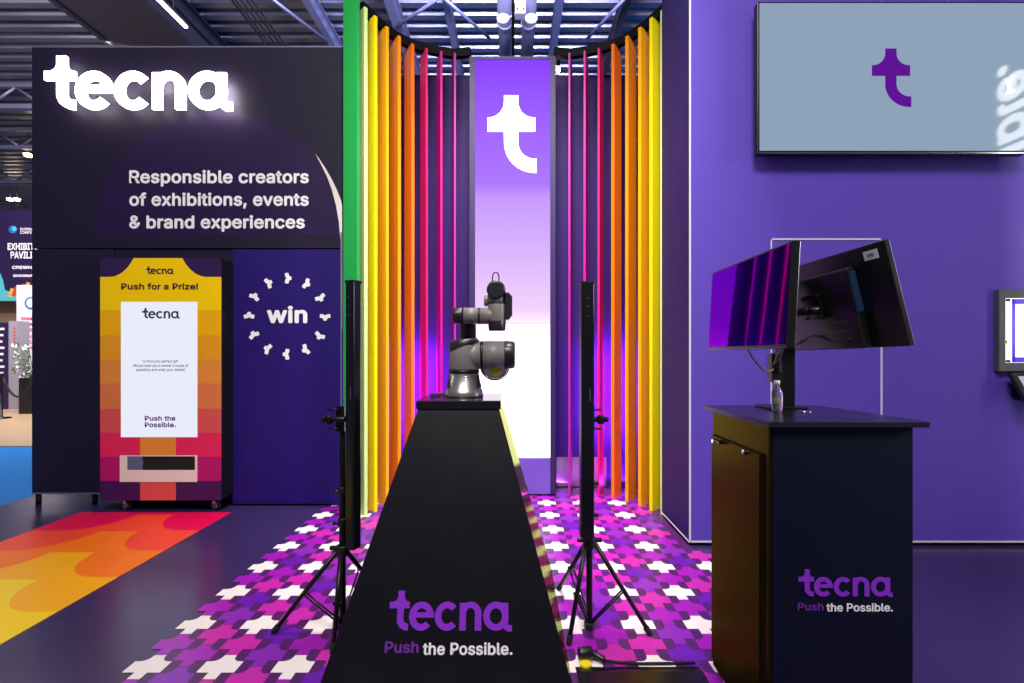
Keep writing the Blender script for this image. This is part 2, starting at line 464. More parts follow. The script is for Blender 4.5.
# wall text
tx = MB()
for s, xl, xr, base in (("Responsible creators", 129.5, 309, 183.4), ("of exhibitions, events", 129.5, 309, 206), ("& brand experiences", 129.5, 305, 228.6)):
    o = at(xl, base, YW); put_text(tx, s, Matrix.Translation((o.x, YW - .004, o.z)), width=(xr - xl) / F * YW, cap=13.0 / F * YW, bold=.042)
tx.build('lettering', 'vinyl_white', wlo)
tw = MB(); o = at(267, 323.2, YW); put_text(tw, "win", Matrix.Translation((o.x, YW - .004, o.z)), width=40.5 / F * YW, cap=17.0 / F * YW, bold=.05)
for k in range(12):
    a = math.radians(30 * k); c = at(287.3 + 38 * math.sin(a), 316.3 - 38 * math.cos(a), YW)
    k_ = YW / F
    # chevron with a nub, pointing clockwise
    sh = [(4.4, 1.5), (4.4, -1.5), (2.2, -2.2), (1.2, -5.6), (-2.4, -4.9), (-1.9, -1.8), (-0.9, 0), (-1.9, 1.8), (-2.4, 4.9), (1.2, 5.6), (2.2, 2.2)]
    pp = []
    for x, z in sh:
        jit = 1.0
        X = x * math.cos(-a) - z * math.sin(-a); Z = x * math.sin(-a) + z * math.cos(-a)
        pp.append((c.x + X * k_, YW - .004, c.z + Z * k_))
    tw.add(pp, [tuple(range(11))])
    tw.keepn = True
tw.build('win_ring_lettering', 'vinyl_white', wlo)

# lit wordmark
sg = thing('illuminated_sign', at(44, 110, YW - .06), 'large white illuminated company wordmark high on the dark left wall', 'sign')
T = frameT(at(44, 108.8, YW - .085), XU, ZU, 187.5 / F * (YW - .085), 53 / F * (YW - .085))
for f, nm in zip(logo_letters(), ('t', 'e', 'c', 'n', 'a')):
    mb = MB(); f(mb, 0.0, 0.022, T, 'sign_light'); L_ = mb.build('letter', None, sg)
for px_ in (62, 97, 125, 160, 190):
    mbx = MB(); mbx.cyl(at(px_, 97, YW - .054), at(px_, 97, YW), .008, n=8); mbx.build('standoff', 'black_metal', sg)

# ================================================================== PRIZE MACHINE
YM = 3.95
mx0, mx1 = X_(101, YM), X_(221.5, YM)
mz0, mz1 = Z_(500, YM), Z_(258.3, YM)
pm = thing('prize_machine', ((mx0 + mx1) / 2, YM + .35, 0), 'tall rainbow-fronted prize machine on castors with a bright white screen', 'vending machine')
bd = MB(); bd.box((mx0, YM, mz0), (mx1, YM + .7, mz1), 'black_plastic', bev=.006)
bd.build('cabinet', None, pm)
xc_m = X_(158.7, YM)
gx = (mx0 + mx1) / 2
band_material('machine_bands', 'Z', [.265, .459, .665, .871, 1.077, 1.283, 1.489, 1.695],
              [(66, 24, 84), (178, 20, 110), (225, 40, 92), (215, 84, 84), (222, 120, 72), (228, 142, 56), (232, 158, 30), (244, 178, 10), (255, 210, 0)],
              xc_m - gx, 0.15, 0.60, 0.26, step=True, top=(2.39, .41, .26, (52, 30, 78)))
# front wrap with a hole for screen and slot
sx0, sx1, sz0, sz1 = X_(122, YM), X_(198, YM), Z_(437, YM), Z_(302, YM)
tx0, tx1, tz0, tz1 = X_(121, YM), X_(198, YM), Z_(481.5, YM), Z_(455.2, YM)
fw_ = MB()
yf0, yf1 = YM - .008, YM - .0005
for (a, b, c, d) in ((mx0, sx0, mz0, mz1), (sx1, mx1, mz0, mz1), (sx0, sx1, sz1, mz1), (sx0, sx1, tz1, sz0), (sx0, sx1, mz0, tz0)):
    fw_.box((a, yf0, c), (b, yf1, d))
fo = fw_.build('front_panel', 'machine_bands', pm)
sc_ = MB(); sc_.box((sx0 + .0005, YM - .012, sz0 + .0005), (sx1 - .0005, YM - .001, sz1 - .0005)); 
mat('machine_screen', rgb(40, 40, 46), 0.2, emit=rgb(238, 242, 255), strength=.93, noise=0)
so = sc_.build('screen', 'machine_screen', pm, label='bright white touch screen')
def ontext(parent, s, xl, xr, base, cap, Y, m, bold=.03, name='lettering'):
    mb = MB(); o = at(xl, base, Y); put_text(mb, s, Matrix.Translation(o), width=(xr - xl) / F * Y, cap=cap / F * Y, bold=bold)
    return mb.build(name, m, parent)
mat('ink_blue', rgb(40, 62, 110), 0.5, noise=0); mat('ink_purple', rgb(110, 40, 150), 0.5, noise=0); mat('ink_grey', rgb(120, 120, 150), 0.5, noise=0)
ontext(so, "To find your perfect gift", 142, 178, 362.5, 2.6, YM - .014, 'ink_grey', .03)
ontext(so, "We just need you to answer a couple of", 133, 188, 366.8, 2.6, YM - .014, 'ink_grey', .03)
ontext(so, "questions and enter your details!", 136, 185, 371, 2.6, YM - .014, 'ink_grey', .03)
ontext(so, "Push", 144.6, 162, 420.8, 5, YM - .015, 'ink_purple', .05)
ontext(so, "the", 164.4, 175.4, 420.8, 5, YM - .015, 'ink_purple', .05)
ontext(so, "Possible.", 144.6, 175.8, 427.3, 5, YM - .015, 'ink_purple', .05)
lg = MB(); put_logo(lg, frameT(at(142, 318.5, YM - .014), XU, ZU, 37.5 / F * YM, 10.5 / F * YM), 0, .0005); lg.build('logo', 'ink_blue', so)
lg = MB(); put_logo(lg, frameT(at(146, 274.0, YM - .0105), XU, ZU, 27.5 / F * YM, 7.6 / F * YM), 0, .0005); lg.build('logo', 'vinyl_dark', pm)
ontext(pm, "Push", 121, 144.2, 289.6, 6.3, YM - .0105, 'vinyl_maroon', .045)
ontext(pm, "for a Prize!", 147.2, 198, 289.6, 6.3, YM - .0105, 'vinyl_dark', .045)
# slot: cream frame with dark opening
sl = MB()
mat('slot_cream', rgb(232, 216, 210), 0.45)
oz0, oz1, ox0, ox1 = Z_(469.8, YM), Z_(456, YM), X_(128, YM), X_(196, YM)
sl.box((tx0, YM - .013, tz0), (tx1, YM - .001, oz0)); sl.box((tx0, YM - .013, oz0), (ox0, YM - .001, tz1)); 
sl.box((ox1, YM - .013, oz0), (tx1, YM - .001, tz1)); sl.box((ox0, YM - .013, oz1), (ox1, YM - .001, tz1))
sl.build('prize_slot_frame', 'slot_cream', pm)
so2 = MB(); so2.box((ox0, YM - .006, oz0), (ox1, YM - .001, oz1)); so2.build('prize_slot', 'black_void', pm)
so3 = MB(); so3.prism([(ox0, oz0), (X_(143, YM), oz0), (X_(144, YM), Z_(462, YM)), (X_(142.5, YM), oz1), (ox0, oz1)], YM - .009, YM - .006); so3.build('slot_flap', 'steel_kick', pm)
for (cx_, cy_) in ((mx0 + .16, YM + .07), (mx1 - .09, YM + .07), (mx0 + .16, YM + .62), (mx1 - .09, YM + .62)):
    cb = MB(); wd = Vector((.42, .907, 0)); wc = Vector((cx_, cy_, .048))
    cb.cyl(wc - wd * .016, wc + wd * .016, .048, n=28, m='rubber', ends=.006)
    cb.cyl(wc - wd * .019, wc + wd * .019, .034, n=20, m='chrome')
    cb.box((cx_ - .03, cy_ - .03, .094), (cx_ + .03, cy_ + .03, mz0), 'chrome')
    for s_ in (-1, 1): cb.cyl(wc + wd * .022 * s_, wc + wd * .022 * s_ + Vector((.0, 0, .05)), .006, n=8, m='chrome')
    cb.build('castor', None, pm)

# ================================================================== BACK WALL + LIGHT TOWER
YB = 4.70
bw = MB(); bw.box((-2.3, YB, 0), (2.3, YB + .1, 4.12)); bwo = struct('wall_back', bw, 'wall_back')
dr = MB(); dr.box((X_(555, YB), YB - .012, 0.01), (X_(608, YB), YB - .001, 2.2)); dro = struct('door_1', dr, 'wall_back')
kp = MB(); kp.box((X_(556.5, YB), YB - .018, 0.012), (X_(606, YB), YB - .013, Z_(456.8, YB))); kp.build('kick_plate', 'steel_kick', dro, label='brushed steel kick plate')
YT = 4.40
lt = thing('light_tower', (0.005, YT, 0), 'tall purple lightbox tower with a white letter t between the coloured fins', 'lightbox')
fx0, fx1, lx0, lx1 = X_(469.5, YT), X_(555.5, YT), X_(475, YT), X_(550.3, YT)
zt = [Z_(59.5, YT), Z_(191, YT), Z_(323, YT), Z_(458, YT)]
ztop = 4.12
tf = MB(); tf.box((fx0, YT, .02), (lx0, YT + .22, ztop)); tf.box((lx1, YT, .02), (fx1, YT + .22, ztop)); tf.box((lx0, YT, zt[0]), (lx1, YT + .22, ztop)); tf.box((lx0, YT + .03, .02), (lx1, YT + .22, zt[0]))
mat('tower_frame', rgb(46, 32, 80), 0.5, spec=.3)
tf.build('frame', 'tower_frame', lt)
mat('tower_base', rgb(108, 78, 180), 0.4)
tb = MB(); tb.box((lx0, YT + .0, .02), (lx1, YT + .028, zt[3] - .003)); tb.build('base_panel', 'tower_base', lt)
def grad_emit(name, stops, z0, z1, strength):
    m = bpy.data.materials.new(name); m.use_nodes = True; nt = m.node_tree; b = nt.nodes['Principled BSDF']; N = nt.nodes.new; L = nt.links.new
    b.inputs['Base Color'].default_value = rgb(14, 8, 24); b.inputs['Roughness'].default_value = .8; b.inputs['Specular IOR Level'].default_value = .05
    tc = N('ShaderNodeTexCoord'); s = N('ShaderNodeSeparateXYZ'); L(tc.outputs['Object'], s.inputs[0])
    mr = N('ShaderNodeMapRange'); mr.inputs['From Min'].default_value = z0; mr.inputs['From Max'].default_value = z1; L(s.outputs['Z'], mr.inputs['Value'])
    r = N('ShaderNodeValToRGB'); e = r.color_ramp.elements
    e[0].position = stops[0][0]; e[0].color = rgb(*stops[0][1]); e[1].position = stops[-1][0]; e[1].color = rgb(*stops[-1][1])
    for p, c in stops[1:-1]: q = e.new(p); q.color = rgb(*c)
    L(mr.outputs['Result'], r.inputs[0]); L(r.outputs[0], b.inputs['Emission Color']); sr = N('ShaderNodeMapRange'); sr.inputs['From Min'].default_value = z0 + (z1 - z0) * .37; sr.inputs['From Max'].default_value = z0 + (z1 - z0) * .18; sr.inputs['To Min'].default_value = strength; sr.inputs['To Max'].default_value = strength * 2.6
    L(s.outputs['Z'], sr.inputs['Value']); L(sr.outputs['Result'], b.inputs['Emission Strength'])
    MATS[name] = m
grad_emit('lightbox_print', [(0, (255, 252, 248)), (.30, (255, 240, 250)), (.36, (240, 208, 255)), (.50, (216, 178, 255)), (.655, (192, 146, 255)), (.69, (168, 112, 255)), (1, (134, 60, 255))], zt[3], zt[0], 1.05)
for k in range(3):
    q = MB(); q.box((lx0 + .001, YT + .004, zt[k + 1] + .002), (lx1 - .001, YT + .028, zt[k] - .002)); q.build('lit_panel', 'lightbox_print', lt)
mat('logo_lit', rgb(255, 255, 255), .4, emit=rgb(255, 255, 255), strength=2.0, noise=0)
def t_mark(mb, T, y0, y1, m):
    o = t_outline(L=448, S0=495, S1=535, R=583, top=272, b0=335, b1=375, fl=44, tail=587, bot=492, st=40)
    mb.prism([(x - 448, z) for x, z in o], y0, y1, m, T)
lm = MB(); t_mark(lm, frameT(at(487.5, 172.8, YT), XU, ZU, 49 / F * YT, 77.5 / F * YT, 139, 220), 0, .003, None); lm.build('letter', 'logo_lit', lt)

# ================================================================== FINS
def fin(name, xi, yi, xo, yo, m, label, group='coloured fins curving round the light tower', th=.026, z0=0.0, z1=4.19):
    a = Vector((X_(xi, yi), yi, 0)); b = Vector((X_(xo, yo), yo, 0)); d = (b - a).normalized(); nrm = Vector((-d.y, d.x, 0)) * th / 2
    mb = MB()
    p = [a - nrm, b - nrm, b + nrm, a + nrm]
    vs = [(q.x, q.y, z0) for q in p] + [(q.x, q.y, z1) for q in p]
    mb.add(vs, [(0, 1, 2, 3), (4, 5, 6, 7), (0, 1, 5, 4), (1, 2, 6, 5), (2, 3, 7, 6), (3, 0, 4, 7)])
    o = mb.build(name, m, origin=((a + b) / 2)[:], bevel=.002)
    tag(o, label, 'fin', group)
    return ((a + b) / 2)
midL = []; midR = []
LF = [(358.5, 3.76, 344.5, 3.82, 'green', 'wide bright green fin at the right end of the dark left wall'),
      (366, 3.87, 357, 3.97, 'pale_green', 'pale green fin left of the tower, next to the wide green fin'),
      (376, 3.97, 366, 4.07, 'yellow', 'yellow fin left of the tower, just behind the tripod stand'),
      (387.5, 4.10, 377, 4.22, 'amber', 'amber yellow fin left of the tower, second in from the wall after the yellow one'),
      (399.5, 4.22, 391, 4.36, 'orange', 'light orange fin left of the tower, between the amber and the deep orange ones'),
      (413, 4.33, 405.6, 4.46, 'deep_orange', 'deep orange fin left of the tower, next to the pink ones'),
      (427, 4.39, 421, 4.53, 'pink', 'pink fin left of the tower, farthest of the three pinks from it'),
      (441.5, 4.43, 437.5, 4.59, 'magenta', 'thin magenta fin left of the tower, middle one of the three pinks'),
      (455, 4.46, 452.5, 4.63, 'plum', 'thin plum pink fin on the left nearest the light tower')]
RF = [(569.3, 4.46, 571.5, 4.63, 'plum', 'thin plum pink fin on the right nearest the light tower'),
      (584.5, 4.43, 587.5, 4.59, 'magenta', 'thin magenta fin right of the tower behind the tripod stand'),
      (598.5, 4.39, 603, 4.53, 'pink', 'pink fin right of the tower, last before the orange ones'),
      (612.7, 4.33, 620, 4.46, 'deep_orange', 'deep orange fin right of the tower, next to the pink ones'),
      (626.7, 4.22, 635, 4.36, 'orange', 'light orange fin right of the tower, between the deep orange and amber ones'),
      (639.5, 4.11, 649.5, 4.22, 'amber', 'amber yellow fin right of the tower beside the yellow one'),
      (650.8, 3.99, 661.3, 4.09, 'yellow', 'yellow fin right of the tower beside the pale green edge'),
      (661.8, 3.90, 670, 3.97, 'pale_green', 'pale green fin against the end of the purple right wall')]
for a in LF:
    q = fin('fin', a[0], a[1], a[2], a[3], 'slat_' + a[4], a[5], th=.03 if a[4] not in ('pink', 'magenta', 'plum') else .02, z1=4.6 if a[4] == 'green' else 4.19)
    midL.append(q)
for a in RF:
    midR.append(fin('fin', a[0], a[1], a[2], a[3], 'slat_' + a[4], a[5], th=.03 if a[4] not in ('pink', 'magenta', 'plum') else .02))
for nm, seq, lab in (('top_rail', midL[1:] + [Vector((fx0, 4.52, 0))], 'curved black rail holding the tops of the fins left of the tower'),
                ('top_rail', [Vector((fx1, 4.52, 0))] + midR, 'curved black rail holding the tops of the fins right of the tower')):
    mb = MB(); pts = [q for q in seq]
    L_, R_ = [], []
    for i, q in enumerate(pts):
        d = (pts[min(i + 1, len(pts) - 1)] - pts[max(0, i - 1)]).normalized(); nn = Vector((-d.y, d.x, 0)) * .025
        L_.append(q - nn); R_.append(q + nn)
    n = len(pts); vs = [(q.x, q.y, 4.191) for q in L_ + R_] + [(q.x, q.y, 4.27) for q in L_ + R_]
    fs = []
    for i in range(n - 1):
        fs += [(i, i + 1, n + i + 1, n + i), (2 * n + i, 3 * n + i, 3 * n + i + 1, 2 * n + i + 1), (i, 2 * n + i, 2 * n + i + 1, i + 1), (n + i, n + i + 1, 3 * n + i + 1, 3 * n + i)]
    fs += [(0, n, 3 * n, 2 * n), (n - 1, 3 * n - 1, 4 * n - 1, 2 * n - 1)]
    mb.add(vs, fs); tag(mb.build(nm, 'rail_black'), lab, 'rail')

# ================================================================== RIGHT WALL
YR = 3.27; XR = 1.238
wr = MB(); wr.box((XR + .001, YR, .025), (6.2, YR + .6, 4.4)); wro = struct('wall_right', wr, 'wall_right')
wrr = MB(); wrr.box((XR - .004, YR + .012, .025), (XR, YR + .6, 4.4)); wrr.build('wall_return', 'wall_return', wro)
wf = MB()
for x in (XR + .02, 2.2, 3.3, 4.25): wf.cyl((x, YR + .04, 0), (x, YR + .04, .025), .012, n=10)
wf.build('foot', 'chrome', wro)
t2 = MB(); t2.box((XR - .006, YR - .004, .025), (XR + .006, YR + .002, 4.4)); t2.box((XR, YR - .004, .025), (6.2, YR, .037)); t2.box((XR - .008, YR, .025), (XR - .004, YR + .6, .033)); struct('trim_2', t2, 'trim_gaplight_white')
# flush door outline: light from the gap painted as white strips
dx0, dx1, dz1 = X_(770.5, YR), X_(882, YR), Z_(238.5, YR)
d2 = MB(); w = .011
d2.box((dx0, YR - .005, .04), (dx0 + w * .7, YR, dz1)); d2.box((dx1 - w, YR - .005, .04), (dx1, YR, dz1)); d2.box((dx0, YR - .005, dz1 - w), (dx1, YR, dz1)); struct('door_2', d2, 'trim_gaplight_white')

# TV
YV = 3.16
tv = thing('wall_screen', (X_(892, YV), YV + .03, Z_(78, YV)), 'large flat screen high on the purple wall showing a purple letter t on grey', 'screen')
vx0, vx1, vz0, vz1 = X_(757.5, YV), X_(1026.5, YV), Z_(154, YV), Z_(1.5, YV)
tb = MB(); tb.box((vx0, YV, vz0), (vx1, YV + .05, vz1), bev=.004); tb.build('housing', 'screen_bezel', tv)
ts = MB(); ts.box((vx0 + .014, YV - .002, vz0 + .022), (vx1 - .014, YV + .001, vz1 - .012)); tso = ts.build('display', 'screen_tv', tv)
tl = MB(); t_mark(tl, frameT(at(871.8, 107, YV - .0035), XU, ZU, 39.5 / F * YV, 58.5 / F * YV, 139, 220), 0, .001, None); tl.build('logo', 'tv_logo', tso)
tm = MB(); tm.box((vx0 + .4, YV + .05, vz0 + .25), (vx1 - .4, YR - .006, vz1 - .25)); tm.build('wall_bracket', 'black_metal', tv)
bb = MB(); bb.box((vx0 + .02, YV - .003, vz0 + .003), (vx1 - .02, YV + .0, vz0 + .009)); bb.build('lower_trim', 'chrome', tv)

# kiosk at the right edge
YK = 3.23
kk = thing('wall_tablet', (X_(1040, YK), YK + .05, Z_(330, YK)), 'grey framed tablet display with a white page at the right edge of the purple wall', 'tablet')
kx0, kx1, kz0, kz1 = X_(999, YK), X_(999, YK) + .62, Z_(371.5, YK), Z_(289.5, YK)
q = MB(); b_ = .045
q.box((kx0, YK, kz0), (kx1, YK + .036, kz1), bev=.004); q.build('frame', 'kiosk_frame', kk)
q = MB(); q.box((kx0 + b_, YK - .002, kz0 + .06), (kx1 - b_, YK + .001, kz1 - .06)); q.build('screen', 'kiosk_screen', kk)
q = MB(); bx0 = X_(1011.5, YK); bz0, bz1 = Z_(362.3, YK), Z_(299, YK)
q.box((bx0, YK - .0045, bz0), (bx0 + .022, YK - .0025, bz1)); q.box((bx0, YK - .0045, bz0), (kx1 - .07, YK - .0025, bz0 + .035)); q.box((bx0, YK - .0045, bz1 - .035), (kx1 - .07, YK - .0025, bz1)); q.build('screen_border', 'kiosk_border', kk)
q = MB(); q.lathe([(0, .012), (.001, .012)], at(1006, 342, YK - .003), (0, -1, 0), 12); q.build('screen_icon', 'poster_yellow', kk)
for za in (kz1 - .082, kz0 + .062):
    q = MB(); q.box((kx0 + .045, YK - .004, za), (kx0 + .075, YK - .001, za + .018)); q.build('clip', 'black_plastic', kk)
ks = thing('wall_card_reader', (X_(1035, 3.1), 3.15, Z_(388, 3.1)), 'small black reader on a bracket below the grey tablet', 'reader')
p1 = at(1010.5, 372.5, 3.2); ex = Vector((1, 0, 0)); ey = Vector((0, -.10, -.18)).normalized(); ez = ex.cross(ey)
if ez.y > 0: ez = -ez
T_ = Matrix.Identity(4)
for i in range(3): T_[i][0] = ex[i]; T_[i][1] = ey[i]; T_[i][2] = ez[i]; T_[i][3] = p1[i]
q = MB(); q.box((0, 0, -.03), (.34, .22, 0), bev=.008, T=T_); q.build('body', 'black_plastic', ks)
q = MB(); q.box((.035, .03, .0005), (.30, .19, .003), T=T_); q.build('reader_screen', 'sticker', ks, label='pale grey reader screen')
q = MB(); q.cyl((p1.x + .12, YR, p1.z - .16), (p1.x + .12, 3.16, p1.z - .12), .04, .05, n=16); q.build('bracket', 'black_plastic', ks)

# ================================================================== PLINTH
pl = thing('robot_plinth', (-.265, 2.4, 0), 'tapering black plinth with a purple wordmark carrying the robot arm', 'plinth')
zt_ = 1.102
top = [(-.445, 2.20), (-.056, 2.20), (-.056, 2.61), (-.445, 2.61)]
bot = [(-.772, 1.855), (.246, 1.855), (.246, 2.93), (-.772, 2.93)]
q = MB(); vs = [(x, y, 0.0) for x, y in bot] + [(x, y, zt_ - .02) for x, y in [(a + .004 * (1 if a < -.2 else -1), b + .004 * (1 if b < 2.4 else -1)) for a, b in top]]
fs = [(0, 3, 2, 1), (4, 5, 6, 7), (0, 1, 5, 4), (2, 3, 7, 6), (3, 0, 4, 7)]
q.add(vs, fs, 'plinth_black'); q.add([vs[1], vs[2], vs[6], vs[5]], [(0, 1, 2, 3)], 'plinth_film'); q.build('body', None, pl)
q = MB(); q.box((-.449, 2.196, zt_ - .02), (-.052, 2.614, zt_ + .02), 'plinth_top', bev=.003); q.build('top', None, pl)
# front plane
A = Vector((-.445, 2.204, zt_ - .02)); Bv = Vector((-.772, 1.855, 0)); up = Vector((0, 2.204 - 1.855, zt_ - .02)).normalized(); nf = up.cross(XU).normalized()
def onp(px, py, off=.002): return hit(px, py, A, nf) - nf * off
n_test = (Vector((0, 0, H)) - A).dot(nf)
if n_test > 0: onp = lambda px, py, off=.002: hit(px, py, A, nf) + nf * off
o = onp(388, 630.5); e = onp(512, 630.5); t = onp(388, 590)
q = MB(); put_logo(q, frameT(o, XU, up, (e - o).length, (t - o).length * .985), 0, .001); q.build('logo', 'vinyl_purple', pl)
def ptext(parent, s, xl, xr, base, cap, m, onf, upv, bold=.04):
    o = onf(xl, base); e = onf(xr, base); t = onf(xl, base - cap)
    T = frameT(o, XU, upv, 1, 1, 1, 1); mb = MB(); put_text(mb, s, T, width=(e - o).length, cap=abs((t - o).dot(upv)), bold=bold); return mb.build('lettering', m, parent)
ptext(pl, "Push", 384.5, 418.5, 653, 11.8, 'vinyl_purple_dull', onp, up)
ptext(pl, "the Possible.", 422.5, 512.5, 655, 12.5, 'vinyl_white', onp, up)

# ================================================================== ROBOT ARM
YA = 2.42
k = YA / F
def R(px, py, dy=0.0): v = at(px, py, YA); v.y += dy; return v
rb = thing('industrial_robot', R(464.3, 399), 'grey and black collaborative robot arm with a polished metal foot on the plinth', 'robot')
zb = zt_ + .021
bx = R(464.3, 399).x
q = MB(); q.lathe([(0, 19 * k), (.008, 19.2 * k), (.035, 18.2 * k), (.04, 17 * k), (.12, 14.6 * k)], (bx, YA, zb), (0, 0, 1), 40); q.build('foot', 'robot_metal', rb, label='polished metal foot with dark windows')
for a in (25, 155, 205, 335):
    q = MB(); a0 = math.radians(a)
    c0 = Vector((math.cos(a0), -math.sin(a0), 0)); t0 = Vector((-c0.y, c0.x, 0))
    p = [(.045, 17.1, -.022), (.045, 17.1, .022), (.11, 15.2, .006), (.11, 15.2, -.006)]
    q.add([Vector((bx, YA, zb + h)) + c0 * r * k + t0 * w for h, r, w in p], [(0, 1, 2, 3)]); q.build('foot_window', 'robot_seam', rb)
z1_ = Z_(372, YA); 
q = MB(); q.cyl((bx, YA, zb + .12), (bx, YA, zb + .135), 14.9 * k, n=36); q.cyl(R(481, 355), R(483.5, 355), 13.9 * k, n=36); q.build('joint_seam', 'robot_seam', rb)
q = MB(); q.cyl((bx, YA, zb + .135), (bx, YA, Z_(345, YA)), 15 * k, n=40, ends=.006); q.cyl(R(466, 355.5), R(481, 355.2), 13.9 * k, n=40); q.cyl(R(483.5, 355), R(505, 355), 14 * k, n=40)
q.build('shoulder', 'robot_grey', rb)
q = MB(); q.cyl(R(503, 355), R(515, 355), 14.3 * k, 13.7 * k, n=40, ends=.012); q.build('shoulder_cap', 'robot_dark', rb)
q = MB()
# slanted dark crown over the shoulder
vs = []; n = 32
for j, (rr, zz) in enumerate(((15.4, None), (15.4, 341), (13.0, 338))):
    for i in range(n):
        a = 2 * math.pi * i / n; x = math.cos(a); y = math.sin(a)
        py = (352 - 7 * (x + 1) * .95) if zz is None else zz + 1.2 * (1 - x)
        if zz is None: py = 352.5 - 6.2 * (x + 1)
        vs.append((bx + rr * k * x, YA + rr * k * y, Z_(py, YA)))
fs = [(j * n + i, j * n + (i + 1) % n, (j + 1) * n + (i + 1) % n, (j + 1) * n + i) for j in range(2) for i in range(n)] + [tuple(2 * n + i for i in range(n))]
q.add(vs, fs, None, True); q.build('shoulder_crown', 'robot_dark', rb)
# joint behind, lower edge visible beneath the shoulder
q = MB(); q.cyl(R(494.5, 366, .02), R(494.5, 366, .10), 15.2 * k, n=40, ends=.018); q.build('upper_arm_joint', 'robot_metal', rb)
q = MB(); q.cyl(R(495.5, 371, .012), R(495.5, 371, .0199), 5.5 * k, n=20); q.build('joint_reflection', 'robot_yellow', rb, label='yellow disc standing for the reflection on the joint')  # yellow reflection on the metal joint, painted as a disc
# upper arm tube (behind), rising left to the elbow
q = MB(); q.cyl(R(492, 364, .11), R(468, 352, .12), 8.5 * k, n=28, ends=.01); q.cyl(R(466.4, 341, .11), R(466.4, 314, .06), 8.3 * k, n=32, ends=.012); q.build('upper_arm', 'robot_dark', rb)
q = MB(); q.cyl(R(464, 315.7), R(479, 315.9), 8.1 * k, n=36); q.cyl(R(480, 316), R(499, 316), 8.1 * k, n=36)
q.cyl(R(497, 303.5), R(497, 322), 9 * k, n=36, ends=.004); q.build('forearm', 'robot_grey', rb)
q = MB(); q.cyl(R(453, 315.7), R(464.4, 315.7), 8.3 * k, n=36, ends=.012); q.build('elbow_cap', 'robot_dark', rb)
q = MB(); q.cyl(R(478.6, 316), R(480.2, 316), 8.3 * k, n=36); q.cyl(R(497, 304.2), R(497, 302.8), 9.2 * k, n=36); q.build('forearm_seam', 'robot_seam', rb)
q = MB(); q.cyl(R(497, 320), R(497, 331), 9 * k, 8.3 * k, n=36, ends=.006); q.build('wrist_cap', 'robot_dark', rb)
q = MB(); q.cyl(R(496.5, 303), R(496.5, 291), 8.6 * k, n=36, ends=.004); q.cyl(R(484, 300.5, .015), R(492, 300.5, .015), 5.6 * k, n=28, ends=.006); q.build('wrist', 'robot_grey', rb)
q = MB(); q.cyl(R(496.3, 291, -.06), R(496.3, 291, .04), 9.2 * k, n=40, ends=.01); q.build('tool_cap', 'robot_dark', rb)
q = MB()
oc = [(505, 293), (508, 292.5), (512.3, 297), (512.3, 315), (508, 320.5), (504.5, 319)]
q.prism([(R(x, y).x, R(x, y).z) for x, y in oc], YA - .035, YA + .05); q.build('tool_flange', 'robot_dark', rb, bevel=.006)
q = MB(); q.tube([R(495.7 + 3.3 * math.cos(a), 278.3 - 6.2 * math.sin(a), -.0) for a in [math.radians(-50 + 280 * i / 20) for i in range(21)]], .0032, 8); q.build('cable_loop', 'robot_seam', rb)
q = MB(); q.tube([(bx - .1, YA + .02, zb + .006), (bx - .14, YA + .03, zb + .008), (bx - .17, YA + .0, zb + .006), (bx - .165, YA - .03, zb + .006), (bx - .12, YA - .02, zb + .005)], .005, 8)
tag(q.build('power_cable', 'black_plastic'), 'short black cable lying on the plinth left of the robot foot', 'cable')

